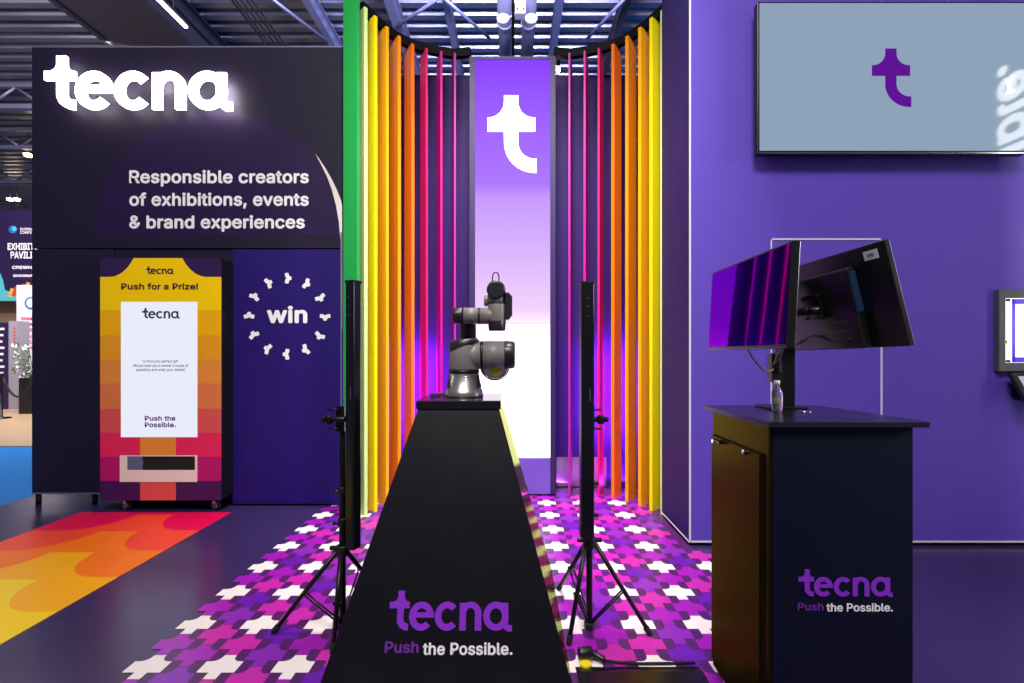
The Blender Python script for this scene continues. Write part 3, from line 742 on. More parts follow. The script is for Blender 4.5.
# ================================================================== TRIPOD STANDS
def tripod(name, cx, cy, feet, hub_z, top_z, col_c, col_w, col_d, col_z0, rz, label, lab2, pole_top, clamp_side):
    t = thing(name, (cx, cy, 0), label, 'tripod stand', 'tripod stands beside the plinth')
    hub = Vector((cx, cy, hub_z))
    q = MB(); q.cyl((cx, cy, .035), (cx, cy, pole_top), .0155, n=16, ends=.003); q.build('pole', 'black_metal', t)
    q = MB(); q.cyl((cx, cy, hub_z - .03), (cx, cy, hub_z + .02), .03, n=20, ends=.004)
    q.cyl((cx - .06, cy - .0, hub_z + .005), (cx + .06, cy, hub_z + .005), .011, n=12, ends=.003); q.build('hub', 'black_plastic', t)
    q = MB(); q.cyl((cx, cy, .02), (cx, cy, .055), .026, n=20, ends=.004); q.build('brace_hub', 'black_plastic', t)
    for f in feet:
        fv = Vector((f[0], f[1], .012)); d = (fv - hub).normalized(); side = Vector((-d.y, d.x, 0)).normalized()
        st = hub + Vector((d.x, d.y, 0)).normalized() * .028 + Vector((0, 0, -.012))
        L_ = MB(); L_.cyl(st, fv, .0115, .0105, n=12); lo = L_.build('leg', 'black_metal', t)
        r = MB(); r.cyl(fv - d * .035, fv + d * .008, .0145, .0135, n=12, ends=.003); r.build('rubber_foot', 'rubber', lo)
        kn = st + (fv - st) * .52
        b = MB()
        for s_ in (-1, 1): b.cyl(kn + side * .012 * s_, Vector((cx, cy, .04)) + side * .010 * s_, .0045, n=8)
        b.cyl(kn - side * .018, kn + side * .018, .008, n=10); b.build('brace', 'black_metal', t)
    for zc in (hub_z + .13, hub_z + .28):
        q = MB(); q.cyl((cx, cy, zc - .02), (cx, cy, zc + .02), .021, n=16, ends=.003); q.cyl((cx, cy, zc), (cx + .04 * clamp_side, cy - .02, zc), .009, n=10); q.build('collar', 'black_plastic', t)
    c = thing('sensor_column', (col_c[0], col_c[1], col_z0), lab2, 'column', 'slim black columns on the tripod stands', rz=rz)
    T = Matrix.Translation((col_c[0], col_c[1], 0)) @ Matrix.Rotation(rz, 4, 'Z')
    q = MB(); q.box((-col_w / 2, -col_d / 2, col_z0), (col_w / 2, col_d / 2, top_z), bev=.006, T=T); q.build('housing', 'column_black', c)
    q = MB(); q.box((-col_w * .3, -col_d / 2 - .002, col_z0 + .04), (col_w * .3, -col_d / 2 + .001, top_z - .05), T=T); q.build('lens_window', 'screen_bezel', c)
    q = MB(); q.box((-col_w / 2 - .002, -col_d / 2 - .002, top_z - .012), (col_w / 2 + .002, col_d / 2 + .002, top_z + .002), bev=.002, T=T); q.build('end_cap', 'black_plastic', c)
    q = MB()
    for zz in (top_z - .08, top_z - .12, top_z - .165): q.box((-.007, -col_d / 2 - .0035, zz), (.004, -col_d / 2 - .002, zz + .005), T=T)
    q.box((.006, -col_d / 2 - .0035, top_z - .56), (.012, -col_d / 2 - .002, top_z - .50), T=T); q.build('label_plate', 'kiosk_frame', c, label='small grey marking')
    q = MB(); zc = Z_(418, cy)
    cc = Vector((col_c[0], col_c[1], zc)); pc = Vector((cx, cy, zc))
    q.cyl((cx + .05 * clamp_side, cy - .045, zc), (cx - .03 * clamp_side, cy - .045, zc), .014, n=14, ends=.003)
    q.cyl((cx + .045 * clamp_side, cy - .05, zc - .02), (cx + .045 * clamp_side, cy - .05, zc + .02), .018, n=14, ends=.004)
    q.cyl((cx + .07 * clamp_side, cy - .05, zc - .012), (cx + .07 * clamp_side, cy - .05, zc + .012), .013, n=12, ends=.004)
    for s_ in (-1, 1): q.cyl((cx + .055 * clamp_side, cy - .04, zc + s_ * .045), (cx, cy - .04, zc + s_ * .045), .005, n=8)
    q.box((cx - .02, cy - .03, zc - .06), (cx + .02, cy - .019, zc + .06)); q.build('clamp', 'black_metal', t)
    return t
cyT = 2.26
tripod('tripod_stand', .372, cyT, [(.265, 2.66), (.262, 2.165), (.655, 2.236)], Z_(541, cyT), Z_(283.5, cyT), (.352, cyT - .045), .062, .05, Z_(537, cyT - .045), math.radians(6),
       'black tripod stand right of the plinth, legs spread on the cross pattern', 'tall slim black column on the tripod stand right of the robot', Z_(405, cyT), 1)
tripod('tripod_stand', X_(342.5, cyT), cyT, [(-1.14, 2.25), (-.795, 2.70), (-.80, 2.10)], Z_(549, cyT), Z_(282, cyT), (X_(353.2, cyT - .03), cyT - .03), .052, .05, Z_(549, cyT - .04), math.radians(-24),
       'black tripod stand left of the plinth, half hidden behind it', 'tall slim black column on the tripod stand in front of the green fin', Z_(412, cyT), -1)

# ================================================================== DESK
dk = thing('demo_desk', (1.05, 1.71, 0), 'black demo counter on castors with a purple wordmark at the right front', 'counter')
dzt = 1.13
q = MB()
q.add([(.808, 1.477, dzt - .018), (1.315, 1.477, dzt - .018), (1.262, 1.94, dzt - .018), (.788, 1.94, dzt - .018), (.808, 1.477, dzt), (1.315, 1.477, dzt), (1.262, 1.94, dzt), (.788, 1.94, dzt)],
      [(0, 3, 2, 1), (4, 5, 6, 7), (0, 1, 5, 4), (1, 2, 6, 5), (2, 3, 7, 6), (3, 0, 4, 7)]); q.build('worktop', 'desk_top', dk, bevel=.002)
bxl, bxr, byf, byb, bz0 = .829, 1.279, 1.50, 1.92, .075
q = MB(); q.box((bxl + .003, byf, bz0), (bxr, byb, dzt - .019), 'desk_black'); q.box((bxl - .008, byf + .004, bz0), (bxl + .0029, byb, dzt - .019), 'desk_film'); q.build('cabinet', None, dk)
# side door
YS = bxl - .008
def onside(px, py): return hit(px, py, (YS, 0, 0), Vector((1, 0, 0)))
p0 = onside(713.6, 434.2); p1 = onside(762.8, 453); 
ya, yb = p0.y, p1.y; zd = (p0.z + p1.z) / 2
q = MB(); g_ = .004
q.box((YS - .0012, yb, bz0 + .03), (YS - .0002, ya, zd)); q.build('door_gap', 'black_void', dk)
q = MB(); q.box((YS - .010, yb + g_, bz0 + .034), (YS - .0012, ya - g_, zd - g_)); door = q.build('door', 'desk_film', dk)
for px_, py_ in ((717.5, 441), (748.5, 452)):
    c = onside(px_, py_); q = MB(); q.cyl((YS - .010, c.y, c.z), (YS - .022, c.y, c.z), .009, n=16, ends=.002); q.build('lock', 'chrome', door, label='round chrome lock')
c = onside(722.5, 441.5); q = MB(); q.box((YS - .026, c.y - .03, c.z - .006), (YS - .012, c.y + .012, c.z + .005), bev=.002); q.build('latch', 'black_metal', door)
ond = lambda px, py: Vector((X_(px, byf - .002), byf - .002, Z_(py, byf - .002)))
o = ond(798.5, 596.5)
q = MB(); put_logo(q, frameT(o, XU, ZU, 94.5 / F * byf, 27 / F * byf), 0, .001); q.build('logo', 'vinyl_purple', dk)
ptext(dk, "Push", 797.8, 823.5, 610.8, 8, 'vinyl_purple_dull', ond, ZU)
ptext(dk, "the Possible.", 826.5, 893, 611.8, 8.4, 'vinyl_white', ond, ZU)
for (x, y) in ((bxl + .03, byf + .05), (bxr - .05, byf + .05), (bxl + .03, byb - .06), (bxr - .05, byb - .06)):
    cb = MB(); cb.cyl((x - .012, y, .03), (x + .012, y, .03), .030, n=20, m='rubber', ends=.004); cb.cyl((x - .014, y, .03), (x + .014, y, .03), .014, n=14, m='chrome')
    cb.box((x - .022, y - .022, .062), (x + .022, y + .022, bz0), 'chrome'); cb.box((x - .02, y - .01, .03), (x - .016, y + .01, .064), 'chrome'); cb.box((x + .016, y - .01, .03), (x + .02, y + .01, .064), 'chrome'); cb.build('castor', None, dk)
q = MB(); c = at(806, 412, 1.72); c = hit(804, 411.5, (0, 0, dzt), ZU)
q.lathe([(0, .024), (.003, .024), (.004, .018)], (c.x, c.y, dzt), ZU, 24); q.build('cable_grommet', 'chrome', dk, label='small chrome cable grommet')

# monitors on one stand
st = thing('monitor_stand', (1.06, 1.84, dzt), 'black post with two monitor arms standing on the counter', 'monitor stand')
q = MB(); q.box((1.04, 1.83, dzt + .001), (1.104, 1.865, 1.62), bev=.003); q.build('post', 'black_metal', st)
q = MB(); q.box((.985, 1.79, dzt + .0005), (1.13, 1.91, dzt + .009), bev=.002); q.build('base_plate', 'black_metal', st)
for s_, xe in ((-1, .925), (1, 1.115)):
    q = MB(); q.cyl((1.06, 1.845, 1.50), (1.06 + s_ * .03, 1.72, 1.50), .016, n=14, ends=.003); q.cyl((1.06 + s_ * .03, 1.72, 1.50), (xe, 1.70, 1.50), .016, n=14, ends=.003)
    q.cyl((1.06, 1.845, 1.46), (1.06, 1.845, 1.54), .036, n=18, ends=.003); q.build('arm', 'black_metal', st)
q = MB(); q.cyl((1.015, 1.81, 1.345), (1.015, 1.81, 1.27), .02, n=14, ends=.003); q.box((.995, 1.80, 1.235), (1.038, 1.835, 1.34)); q.build('clamp', 'black_plastic', st)
q = MB()
for a, b, c in (((.868, 1.75, 1.375), (.95, 1.77, 1.24), (1.005, 1.80, 1.29)), ((.93, 1.66, 1.38), (.99, 1.74, 1.33), (1.0, 1.80, 1.30)), ((.95, 1.68, 1.40), (1.0, 1.72, 1.36), (1.01, 1.81, 1.32)), ((.98, 1.7, 1.38), (1.02, 1.77, 1.31), (1.0, 1.81, 1.31))):
    a, b, c = Vector(a), Vector(b), Vector(c)
    q.tube([(1 - t) ** 2 * a + 2 * t * (1 - t) * b + t * t * c for t in [i / 10 for i in range(11)]], .0032, 6)
mat('cable_tan', rgb(150, 128, 104), .5)
q.build('cables', 'cable_tan', st)

def monitor(name, near_t, near_b, far_t, far_b, thick, side, label, extra):
    """corners of the screen face; side = direction the screen faces (-1 left, +1 right)"""
    nt_, nb_, ft_, fb_ = map(Vector, (near_t, near_b, far_t, far_b))
    ux = (nb_ - fb_); W = ux.length; ux.normalize()
    uz = (nt_ - nb_); Hh = uz.length; uz = (uz - ux * uz.dot(ux)).normalized()
    n = uz.cross(ux)      # either way
    if n.x * side < 0: n = -n
    c = (nt_ + nb_ + ft_ + fb_) / 4
    Mx = Matrix.Identity(4)
    for i in range(3): Mx[i][0] = ux[i]; Mx[i][1] = n[i]; Mx[i][2] = uz[i]; Mx[i][3] = c[i]
    t = thing(name, c, label, 'monitor', 'monitors on the black post')
    q = MB(); q.box((-W / 2, -thick, -Hh / 2), (W / 2, 0, Hh / 2), bev=.003, T=Mx); q.build('housing', 'screen_bezel', t)
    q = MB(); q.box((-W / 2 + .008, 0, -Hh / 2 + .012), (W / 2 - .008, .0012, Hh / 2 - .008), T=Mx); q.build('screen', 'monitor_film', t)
    q = MB(); q.box((-W * .30, -thick - .032, -Hh * .5 + .004), (W * .27, -thick + .0, Hh * .34), bev=.008, T=Mx); bk = q.build('rear_cover', 'black_plastic', t)
    if extra:
        q = MB(); q.box((W * .27 + .0005, -thick - .027, -Hh * .12), (W * .27 + .002, -thick - .003, Hh * .30), T=Mx); q.build('cover_edge_lit', 'monitor_lit_edge', t, label='lit side edge of the rear cover, painted blue')  # light on the cover's side face painted as a bluish strip
        q = MB(); q.box((W * .5 - .085, -thick - .0012, Hh * .5 - .05), (W * .5 - .03, -thick - .0002, Hh * .5 - .02), T=Mx); s_ = q.build('sticker', 'sticker', t, label='white asset sticker')
        q = MB(); put_text(q, "1012", Mx @ Matrix.Translation((W * .5 - .045, -thick - .0016, Hh * .5 - .039)) @ Matrix.Rotation(math.pi, 4, 'Z'), width=.026, cap=.009, bold=.03); q.build('lettering', 'ink_blue', t)
        q = MB(); q.box((-W * .14, -thick - .042, -Hh * .14), (W * .02, -thick - .033, Hh * .14), bev=.003, T=Mx)
        for dx in (-.13, .01):
            for dz in (-.11, .11): q.cyl(Mx @ Vector((W * dx, -thick - .042, Hh * dz)), Mx @ Vector((W * dx, -thick - .047, Hh * dz)), .006, n=10)
        q.build('mounting_plate', 'black_metal', t)
        q = MB(); q.box((W * .03, -thick - .034, -Hh * .30), (W * .2, -thick - .0325, -Hh * .285), T=Mx); q.box((W * .03, -thick - .034, -Hh * .20), (W * .2, -thick - .0325, -Hh * .19), T=Mx); q.build('port_strip', 'kiosk_frame', t)
        q = MB(); q.tube([Mx @ Vector((W * (.2 - .5 * i / 14), -thick - .036 - .003 * math.sin(i), -Hh * (.37 + .05 * math.sin(i * .5)))) for i in range(15)], .003, 6); q.build('cable', 'steel_dark', t)
    return t
def qpt(px, py, Y): return at(px, py, Y)
monitor('monitor', qpt(793, 239.5, 1.435), qpt(786.5, 348, 1.435), qpt(712.5, 273, 2.01), qpt(707.6, 350, 2.01), .026, -1, 'black monitor facing left, its dark screen reflecting purple light', False)
monitor('monitor', qpt(889, 237.5, 1.47), qpt(914.5, 344, 1.47), at(512 + 1.145 / 2.04 * F, 275, 2.04), at(512 + 1.215 / 2.04 * F, 349.5, 2.04), .020, 1, 'black monitor seen from behind with a white sticker in its top corner', True)

# bottle
bt = thing('pump_bottle', (.998, 1.74, dzt), 'small clear bottle with a white cap beside the monitor post', 'bottle')
bX, bY = .991, 1.758
bt.location = (bX, bY, dzt); bt.matrix_world = Matrix.Translation((bX, bY, dzt))
q = MB(); q.lathe([(0, .016), (.004, .019), (.07, .019), (.085, .012), (.095, .009)], (bX, bY, dzt + .0005), ZU, 20); q.build('body', 'clear_plastic', bt)
q = MB(); q.lathe([(0, .006), (.02, .009), (.03, .006)], (bX, bY, dzt + .02), ZU, 12); q.build('liquid', 'bottle_liquid', bt)
q = MB(); q.lathe([(0, .010), (.018, .010)], (bX, bY, dzt + .096), ZU, 16); q.build('cap', 'vinyl_white', bt)

# ================================================================== floor odds: cable strip, clamp
cbm = MB(); cbm.prism([(-.5, 0.003), (-.42, .02), (.0, .02)], 0, 0) if False else None
q = MB(); vs = []
prof = [(1.80, .0035), (1.84, .012), (1.97, .012), (2.01, .0035)]
q.add([(.27, y, z) for y, z in prof] + [(.80, y, z) for y, z in prof], [(0, 1, 5, 4), (1, 2, 6, 5), (2, 3, 7, 6), (3, 0, 4, 7), (0, 3, 2, 1), (4, 5, 6, 7)])
mat('cable_ramp', rgb(20, 18, 20), .22, spec=.6)
tag(q.build('cable_ramp', 'cable_ramp'), 'low glossy black cable ramp on the floor between plinth and counter', 'cable cover')
cl = thing('cable_plug', (.325, 2.03, 0), 'black plug and cable lying beside the lower right edge of the plinth', 'plug')
q = MB(); q.cyl((.29, 2.05, .034), (.35, 2.06, .034), .026, n=16, ends=.006); q.cyl((.35, 2.06, .03), (.40, 2.03, .02), .014, n=12, ends=.003); q.build('body', 'black_plastic', cl)
q = MB(); q.cyl((.315, 2.015, .004), (.315, 2.015, .02), .026, n=18, ends=.004); q.build('collar', 'robot_yellow', cl, label='yellow ring')
q = MB(); q.tube([(.40, 2.03, .018), (.46, 2.025, .012), (.55, 2.022, .009), (.68, 2.024, .009), (.79, 2.03, .009)], .006, 8); q.build('cable', 'rubber', cl)

# ================================================================== CEILING
ck = MB()
zc = 8.9; y = 7.5; prof = []
while y < 48:
    prof += [(y, zc), (y + .16, zc), (y + .20, zc + .12), (y + .34, zc + .12)]
    y += .38
vs = [(-34, a, b) for a, b in prof] + [(30, a, b) for a, b in prof]; n = len(prof)
ck.add(vs, [(i, i + 1, n + i + 1, n + i) for i in range(n - 1)]); struct('ceiling', ck, 'deck')
# long purlins / beams running in depth
def beam(x, w, h, z0, y0, y1, m, label, cat='beam', group='roof beams above the stand', name='roof_beam'):
    q = MB(); q.box((x - w / 2, y0, z0), (x + w / 2, y1, z0 + .03)); q.box((x - w * .12, y0, z0 + .03), (x + w * .12, y1, z0 + h - .03)); q.box((x - w / 2, y0, z0 + h - .03), (x + w / 2, y1, z0 + h))
    return tag(q.build(name, m), label, cat, group)
beam(-7.0, .22, .35, 8.45, 6.5, 34, 'steel_dark', 'dark steel beam along the right flank of the wide roof duct')
beam(-4.2, .16, .35, 8.5, 6.5, 34, 'steel_blue', 'steel roof beam above the left wall, right of the strip light')
beam(-2.5, .20, .35, 8.45, 6.5, 34, 'steel_blue', 'blue lit steel roof beam above the green fin')
beam(-1.35, .14, .30, 8.5, 6.5, 34, 'steel_blue', 'slim steel roof beam left of the silver ducts')
beam(.98, .16, .30, 8.5, 6.5, 34, 'steel_blue', 'slim steel roof beam right of the silver ducts')
beam(2.35, .16, .30, 8.5, 6.5, 34, 'steel_dark', 'steel roof beam above the yellow fins on the right')
q = MB(); q.box((-8.7, 6.8, 8.05), (-6.95, 34, 8.44), bev=.05); q.box((-8.78, 6.8, 8.0), (-8.7, 34, 8.12)); tag(q.build('roof_duct', 'steel_dark'), 'wide dark rectangular duct under the roof above the left wall', 'duct')
# diagonal bracing
for x0_, y0_, x1_, y1_, lab in ((-2.5, 10.2, -1.35, 9.3, 'diagonal brace between the two roof beams left of the silver ducts'), (-1.35, 9.4, -.5, 10.6, 'diagonal brace from the slim beam toward the silver ducts'),
                           (2.35, 9.2, 1.7, 10.6, 'diagonal brace beside the right-hand dark roof beam'), (-4.9, 9.2, -4.2, 10.7, 'diagonal brace above the left wall beside the roof beam')):
    q = MB(); q.cyl((x0_, y0_, 8.42), (x1_, y1_, 8.42), .035, n=8); tag(q.build('roof_brace', 'steel_blue'), lab, 'brace', 'diagonal roof braces')
# silver ducts
for x, lab in ((-.15, 'silver round duct hanging under the roof left of the tower rod'), (.34, 'silver round duct hanging under the roof right of the tower rod')):
    q = MB(); q.cyl((x, 7.6, 8.1), (x, 12.2, 8.1), .14, n=24)
    q.lathe([(0, .15), (.04, .165), (.06, .15)], (x, 9.6, 8.1), (0, 1, 0), 24); q.lathe([(0, .15), (.04, .165), (.06, .15)], (x, 11.0, 8.1), (0, 1, 0), 24)
    tag(q.build('round_duct', 'duct_silver'), lab, 'duct', 'silver ducts above the tower')
q = thing('moving_light', (.15, 8.9, 7.7), 'white boxy light unit with two round heads hanging below the silver ducts', 'stage light')
b = MB(); b.box((.056, 8.8, 7.70), (.262, 9.0, 7.95), bev=.02); b.build('housing', 'duct_white', q)
for x in (.10, .22):
    b = MB(); b.cyl((x, 8.797, 7.77), (x, 8.79, 7.77), .02, n=12); b.build('lens', 'black_plastic', q)
for x in (-.17, .36):
    b = MB(); b.lathe([(0, .07), (0.02, .11), (.05, .12), (.06, .105), (.045, .07)], (x, 8.86, 7.60), (0, -1, .25), 28); b.build('lamp_head', 'duct_white', q)
    b = MB(); b.cyl((x, 8.9, 7.62), (.16, 8.9, 7.8), .025, n=10); b.build('yoke', 'steel_blue', q)
b = MB(); b.cyl((.16, 8.9, 7.94), (.16, 8.9, 8.9), .02, n=10); b.build('hanger', 'black_metal', q)
# rod from the tower up
q = MB(); q.cyl((X_(513, 4.42), 4.5, ztop), (X_(513, 4.42), 4.5, 8.4), .014, n=10); tag(q.build('hanging_rod', 'black_metal'), 'thin black rod rising from the top of the light tower to the roof', 'rod')
# strip light
sl_ = thing('strip_light', (-6.55, 8, 7.9), 'long white strip light hanging under the roof beside the dark duct', 'light')
q = MB(); q.box((-6.58, 6.2, 7.86), (-6.52, 9.45, 7.90)); q.build('tube', 'lamp_white', sl_)
q = MB(); q.box((-6.6, 6.2, 7.902), (-6.5, 9.45, 7.95)); q.build('batten', 'steel_dark', sl_)
for y_ in (6.6, 9.1):
    q = MB(); q.cyl((-6.55, y_, 7.95), (-6.55, y_, 8.95), .008, n=6); q.build('hanger', 'steel_dark', sl_)
# cables bundle
q = MB()
for k_ in range(5): q.tube([(-5.6 + .09 * k_, 6.5 + 4 * i, 8.4 - .04 * math.sin(i + k_)) for i in range(7)], .02, 6)
tag(q.build('cable_bundle', 'rubber'), 'bundle of dark cables along the roof above the left wall', 'cable')
# cross trusses far off
for i, (yy, zz) in enumerate(((13.2, 8.2), (15.6, 8.1), (18.5, 8.0), (22.5, 7.9), (27, 7.9))):
    q = MB(); q.box((-34, yy, zz), (30, yy + .12, zz + .12)); q.box((-34, yy, zz + .6), (30, yy + .12, zz + .7))
    x = -34
    while x < 30:
        q.cyl((x, yy + .06, zz + .08), (x + .8, yy + .06, zz + .62), .04, n=6); q.cyl((x + .8, yy + .06, zz + .62), (x + 1.6, yy + .06, zz + .08), .04, n=6); x += 1.6
    tag(q.build('roof_truss', 'steel_blue'), ('steel truss crossing the hall roof, nearest of the cross trusses', 'second nearest steel truss crossing the hall roof', 'middle steel truss of those crossing the hall roof', 'second farthest steel truss crossing the hall roof', 'farthest steel truss crossing the hall roof')[i], 'truss', 'trusses crossing the hall roof')
hw = MB(); hw.box((-40, 44, -.1), (40, 44.3, 9.5)); struct('wall_hall_far', hw, 'hall_dark')
# hall lamps
for i, (px_, py_, Y_, lab) in enumerate(((28, 157, 16, 'upper warm spot lamp in the hall left of the stand'), (10, 201, 21, 'lower left warm lamp above the hall banner'), (17, 201, 21, 'lower right warm lamp above the hall banner'))):
    p = at(px_, py_, Y_); hl = thing('hall_lamp', p, lab, 'lamp', 'warm hall lamps'); q = MB(); q.lathe([(0, .02), (.02, .10), (.1, .12), (.13, .05)], p, (0, 0, 1), 16); q.build('bulb', 'lamp_warm', hl); q = MB(); q.cyl(p + Vector((0, 0, .12)), Vector((p.x, p.y, 9.0)), .012, n=6); q.build('hanger', 'steel_dark', hl)
q = thing('spot_lamp', (X_(558, 4.66), 4.75, 4.12), 'small lit warm spot lamp on top of the back wall right of the tower', 'lamp')
p = at(558.2, 69.5, 4.62)
b = MB(); b.lathe([(0, .008), (.012, .019), (.04, .021), (.055, .012)], p + Vector((0, 0, -.03)), ZU, 16); b.build('bulb', 'lamp_warm', q)
b = MB(); b.cyl(p + Vector((0, 0, .03)), p + Vector((0, 0, .09)), .018, n=12); b.cyl(p + Vector((0, 0, .08)), p + Vector((0, .14, .02)), .006, n=8); b.build('lamp_holder', 'black_metal', q)

# ================================================================== HALL AT LEFT EDGE
YHB = 14.0
bn = thing('hanging_banner', (X_(10, YHB), YHB, Z_(300, YHB)), 'dark purple exhibition banner with white capitals hanging beyond the left wall', 'banner')
q = MB(); q.box((X_(-60, YHB), YHB, Z_(301, YHB)), (X_(60, YHB), YHB + .05, Z_(210, YHB))); bno = q.build('cloth', 'poster_purple', bn)
def btext(s, xl, xr, base, cap, m='vinyl_white', bold=.03, Y=YHB, par=bn):
    mb = MB(); put_text(mb, s, Matrix.Translation(at(xl, base, Y - .01)), width=(xr - xl) / F * Y, cap=cap / F * Y, bold=bold); mb.build('lettering', m, par)
btext("EXHIBITOR", 7.5, 43, 250, 7, bold=.05); btext("PAVILION", 10.5, 42, 258.5, 7, bold=.05)
btext("INTERNATIONAL", 20, 45, 230.5, 2.6); btext("CONFEX", 20, 34, 233.8, 2.6); btext("CREWHQ", 12, 36, 269, 3.2, bold=.06); btext("SHOWMAN", 13, 36, 277, 2.6, bold=.06)
q = MB(); q.lathe([(0, 4 / F * YHB), (.01, 4 / F * YHB)], at(13, 229.5, YHB - .015), (0, -1, 0), 24); q.build('emblem', 'poster_blue', bn)
q = MB(); q.lathe([(0, 2.4 / F * YHB), (.006, 2.4 / F * YHB)], at(14.3, 228.8, YHB - .027), (0, -1, 0), 20); q.build('emblem', 'poster_teal', bn)
q = MB(); q.prism([(at(x, y, YHB).x, at(x, y, YHB).z) for x, y in ((-20, 262), (-1, 270), (3, 280), (5, 290), (14, 293), (24, 290), (40, 284), (60, 284), (60, 301), (-20, 301))], YHB - .02, YHB - .005); q.build('teal_shape', 'poster_teal', bn)
q = MB()
for i in range(5):
    x = 9 + i * 4; yb_ = 293 - i * 1.5
    q.prism([(at(a, b, YHB).x, at(a, b, YHB).z) for a, b in ((x, yb_ + 4), (x + 3, yb_ - 5), (x + 6, yb_ - 4), (x + 3, yb_ + 5))], YHB - .035, YHB - .022, ('poster_yellow', 'poster_red')[i % 2])
q.build('pattern_stripes', None, bn)
q = MB(); Y_ = 14.6; q.box((X_(-60, Y_), Y_, -.05), (X_(34, Y_), Y_ + .1, Z_(296, Y_))); tag(q.build('partition', 'tan_wall'), 'plain tan partition under the hanging banner', 'partition')
Y_ = 13.2
wp = thing('poster_board', (X_(40, Y_), Y_, -.06), 'white poster board with pink lettering at the left edge of the view', 'poster')
q = MB(); q.box((X_(16.5, Y_), Y_, -.05), (X_(60, Y_), Y_ + .08, Z_(285, Y_))); q.build('panel', 'poster_white', wp)
q = MB(); q.lathe([(0, 6 / F * Y_), (.01, 6 / F * Y_)], at(31, 303, Y_ - .01), (0, -1, 0), 28); q.build('emblem', 'poster_blue', wp)
q = MB(); q.lathe([(0, 4.6 / F * Y_), (.006, 4.6 / F * Y_)], at(31, 303, Y_ - .021), (0, -1, 0), 28); q.build('emblem', 'poster_white', wp)
for s, b in (("Meet", 320), ("the", 325.5), ("people", 331), ("who", 338), ("build", 343.5), ("events", 349)): btext(s, 21.5, 30 + len(s), b, 3.4, 'poster_pink', .04, Y_, wp)
Y_ = 11.5
pb = thing('notice_board', (X_(2, Y_), Y_, -.06), 'dark purple notice board with white rows of text, pale right edge', 'board')
q = MB(); q.box((X_(-40, Y_), Y_, -.05), (X_(8.5, Y_), Y_ + .06, Z_(322.5, Y_))); q.build('panel', 'poster_purple', pb)
q = MB(); q.box((X_(8.6, Y_), Y_ + .0, -.05), (X_(17, Y_), Y_ + .3, Z_(321, Y_))); q.build('side_panel', 'duct_white', pb)
q = MB()
for i in range(8): q.box((X_(-3, Y_), Y_ - .006, Z_(330 + i * 6.3, Y_)), (X_(4.5 - (i % 3), Y_), Y_ - .001, Z_(327.8 + i * 6.3, Y_)))
q.build('text_rows', 'poster_white', pb)
q = MB()
for i in range(6): q.box((X_(14, Y_), Y_ - .006, Z_(329 + i * 3.5, Y_)), (X_(15.6, Y_), Y_ - .001, Z_(327 + i * 3.5, Y_)))
q.build('text_rows', 'poster_red', pb)
Y_ = 10.6
q = MB(); q.box((X_(18.5, Y_), Y_, -.05), (X_(40, Y_), Y_ + .4, Z_(378, Y_)), bev=.01); tag(q.build('plant_pot', 'black_plastic'), 'black square planter beside the rope barrier', 'planter')
pt = thing('potted_plant', (X_(23, Y_), Y_ + .2, Z_(378, Y_)), 'leafy green plant with white flowers standing in the black planter', 'plant')
random.seed(3)
lf = MB(); fw2 = MB()
for i in range(90):
    p = at(random.uniform(12, 31), random.uniform(343, 379), Y_ + random.uniform(.05, .35)); r = random.uniform(.03, .06)
    a = random.uniform(0, 6.28); d = Vector((math.cos(a), random.uniform(-.6, .6), math.sin(a))).normalized(); w = d.orthogonal().normalized() * r * .45
    (lf if i % 3 else fw2).add([p - d * r, p + w, p + d * r, p - w], [(0, 1, 2, 3)])
lf.build('foliage', 'leaf', pt); fw2.build('flowers', 'flower', pt, kind='stuff')
q = MB()
for i in range(6): q.cyl((X_(23, Y_) + .02 * (i - 2.5), Y_ + .2, Z_(379, Y_)), at(14 + 3 * i, 350, Y_ + .2), .008, n=6)
q.build('stem', 'leaf', pt)
Y_ = 9.9
rbp = thing('rope_post', (X_(-1.5, Y_), Y_, -.05), 'black queue barrier post at the left edge of the view', 'barrier post')
q = MB(); q.lathe([(0, .16), (.02, .16), (.03, .03), (.9, .025), (.92, .04), (.95, .03)], (X_(1, Y_), Y_, -.049), ZU, 20); q.build('post', 'black_metal', rbp)
q = MB(); a = Vector((X_(4.6, Y_), Y_ - .03, .80)); b = Vector((X_(34, Y_), Y_, .86)); q.tube([a.lerp(b, t) - Vector((0, 0, .42 * (1 - (2 * t - 1) ** 2))) for t in [i / 14 for i in range(15)]], .022, 8)
tag(q.build('barrier_rope', 'rope'), 'black sagging rope between the barrier post and the left wall', 'rope')

# ================================================================== sign on the facing stand (only seen mirrored in the wall screen)
SX = 4.84
ss = thing('vertical_sign', (SX, 1.7, 2.4), 'white lit vertical tagline seen mirrored in the wall screen', 'sign')
vs, fs = text_geo("Push the Possible.", None, .44 * .727 * 1.14, .05)
# reads upward: text +x -> world +Z ; text up -> world +Y
tmax = max(v[0] for v in vs)
T = Matrix.Identity(4)
T[0][0] = 0; T[0][1] = -1; T[0][2] = 0; T[0][3] = SX
T[1][0] = 0; T[1][1] = 0; T[1][2] = 1; T[1][3] = 1.63
T[2][0] = 1; T[2][1] = 0; T[2][2] = 0; T[2][3] = 4.17 - tmax
q = MB(); q.add(vs, fs, 'sign_light', T=T); q.build('lettering', None, ss)
q = MB(); q.box((SX + .02, 1.35, .2), (SX + .1, 2.25, 4.5)); q.build('backing_panel', 'wall_dark', ss)

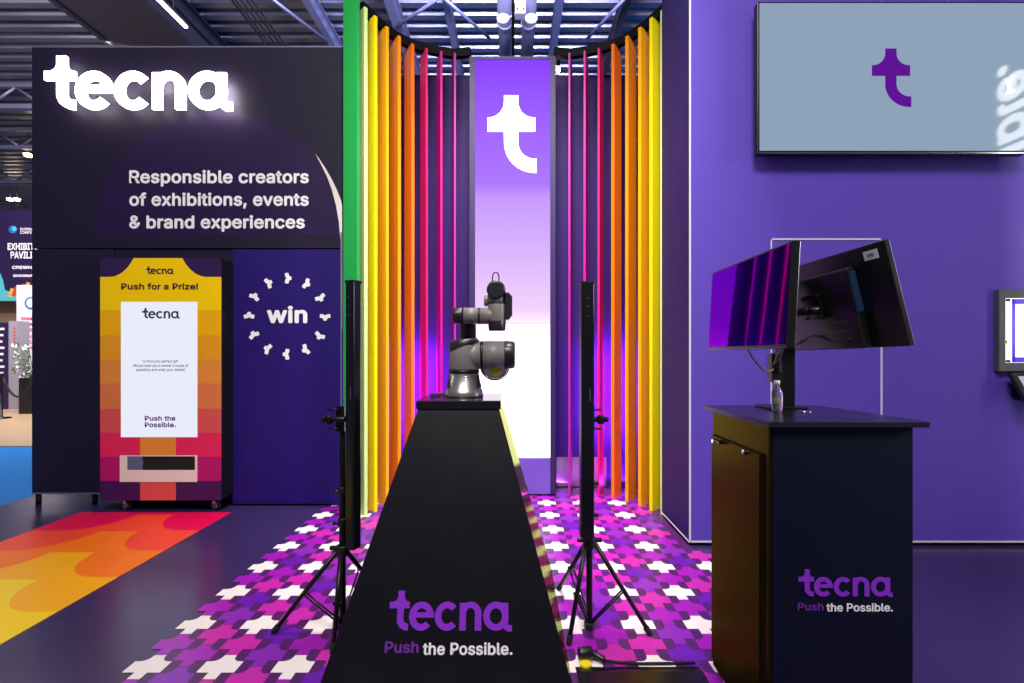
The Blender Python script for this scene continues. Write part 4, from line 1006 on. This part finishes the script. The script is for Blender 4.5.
# ================================================================== LIGHTS
def area(name, loc, target, size, power, col, sy=None, spread=180):
    l = bpy.data.lights.new(name, 'AREA'); l.energy = power; l.color = col; l.size = size; l.shape = 'RECTANGLE' if sy else 'SQUARE'
    if sy: l.size_y = sy
    l.spread = math.radians(spread)
    o = bpy.data.objects.new(name, l); C.objects.link(o); o.location = loc
    o.rotation_euler = (Vector(target) - Vector(loc)).to_track_quat('-Z', 'Y').to_euler(); return o
area('hall_light_front', (-.5, -1.5, 6.5), (-1, 3.5, 1.0), 3.0, 400, (1.0, .97, .94), 1.5)
area('hall_light_right', (7.2, 0.3, 3.1), (3.6, 3.3, 1.4), .8, 270, (.95, .92, 1.0), .8)
area('fin_fill', (0, 2.6, 5.6), (0, 4.3, 1.0), 1.0, 75, (1.0, .96, .95), .4, spread=62)  # added lamp, brightens the fins and the floor before them
area('roof_fill', (0, 4.0, 7.2), (0, 10.2, 8.9), 3.0, 2600, (.60, .60, 1.0), 1.0)  # added lamp out of view, brightens the roof deck
area('roof_fill_left', (-10, 5.0, 7.4), (-11, 12, 8.9), 3.0, 850, (.9, .78, .88), 1.0)  # added likewise for the left part of the roof
for sx_ in (-1, 1):
    for x, y, e_ in ((.50, 4.665, 1.2), (.78, 4.66, 4.0), (1.08, 4.60, 5.0)):
        area('violet_flood', (sx_ * x, y, .05), (sx_ * x * .97, y + .02, 2.0), .16, e_, (.42, .03, 1.0), .04)
for sx_ in (-1, 1):
    for x, y, e_ in ((.86, 4.53, 16), (1.12, 4.47, 26)):
        area('violet_wall_wash', (sx_ * x, y, .95), (sx_ * x, 5.5, .95), .10, e_, (.50, .03, 1.0), .9)
area('hall_bg', (-9, 9, 7.5), (-10.5, 13, 0), 3, 900, (1, .97, .92))

w = bpy.data.worlds.new('hall_air'); bpy.context.scene.world = w; w.use_nodes = True
w.node_tree.nodes['Background'].inputs[0].default_value = (.55, .55, .75, 1); w.node_tree.nodes['Background'].inputs[1].default_value = .2

# ================================================================== CAMERA
cam = bpy.data.cameras.new('camera'); co = bpy.data.objects.new('camera', cam); C.objects.link(co)
co.location = (0, 0, H); co.rotation_euler = (math.radians(90), 0, 0)
cam.sensor_width = 36; cam.sensor_fit = 'HORIZONTAL'; cam.lens = F / 1024 * 36; cam.shift_y = (CY - 341.5) / 1024; cam.clip_start = .05; cam.clip_end = 200
S = bpy.context.scene; S.camera = co
S.view_settings.view_transform = 'Standard'; S.view_settings.look = 'None'; S.view_settings.gamma = 1; S.view_settings.exposure = 0.0
S.view_settings.use_curve_mapping = False
S.cycles.use_denoising = True; S.cycles.max_bounces = 8; S.cycles.sample_clamp_indirect = 6
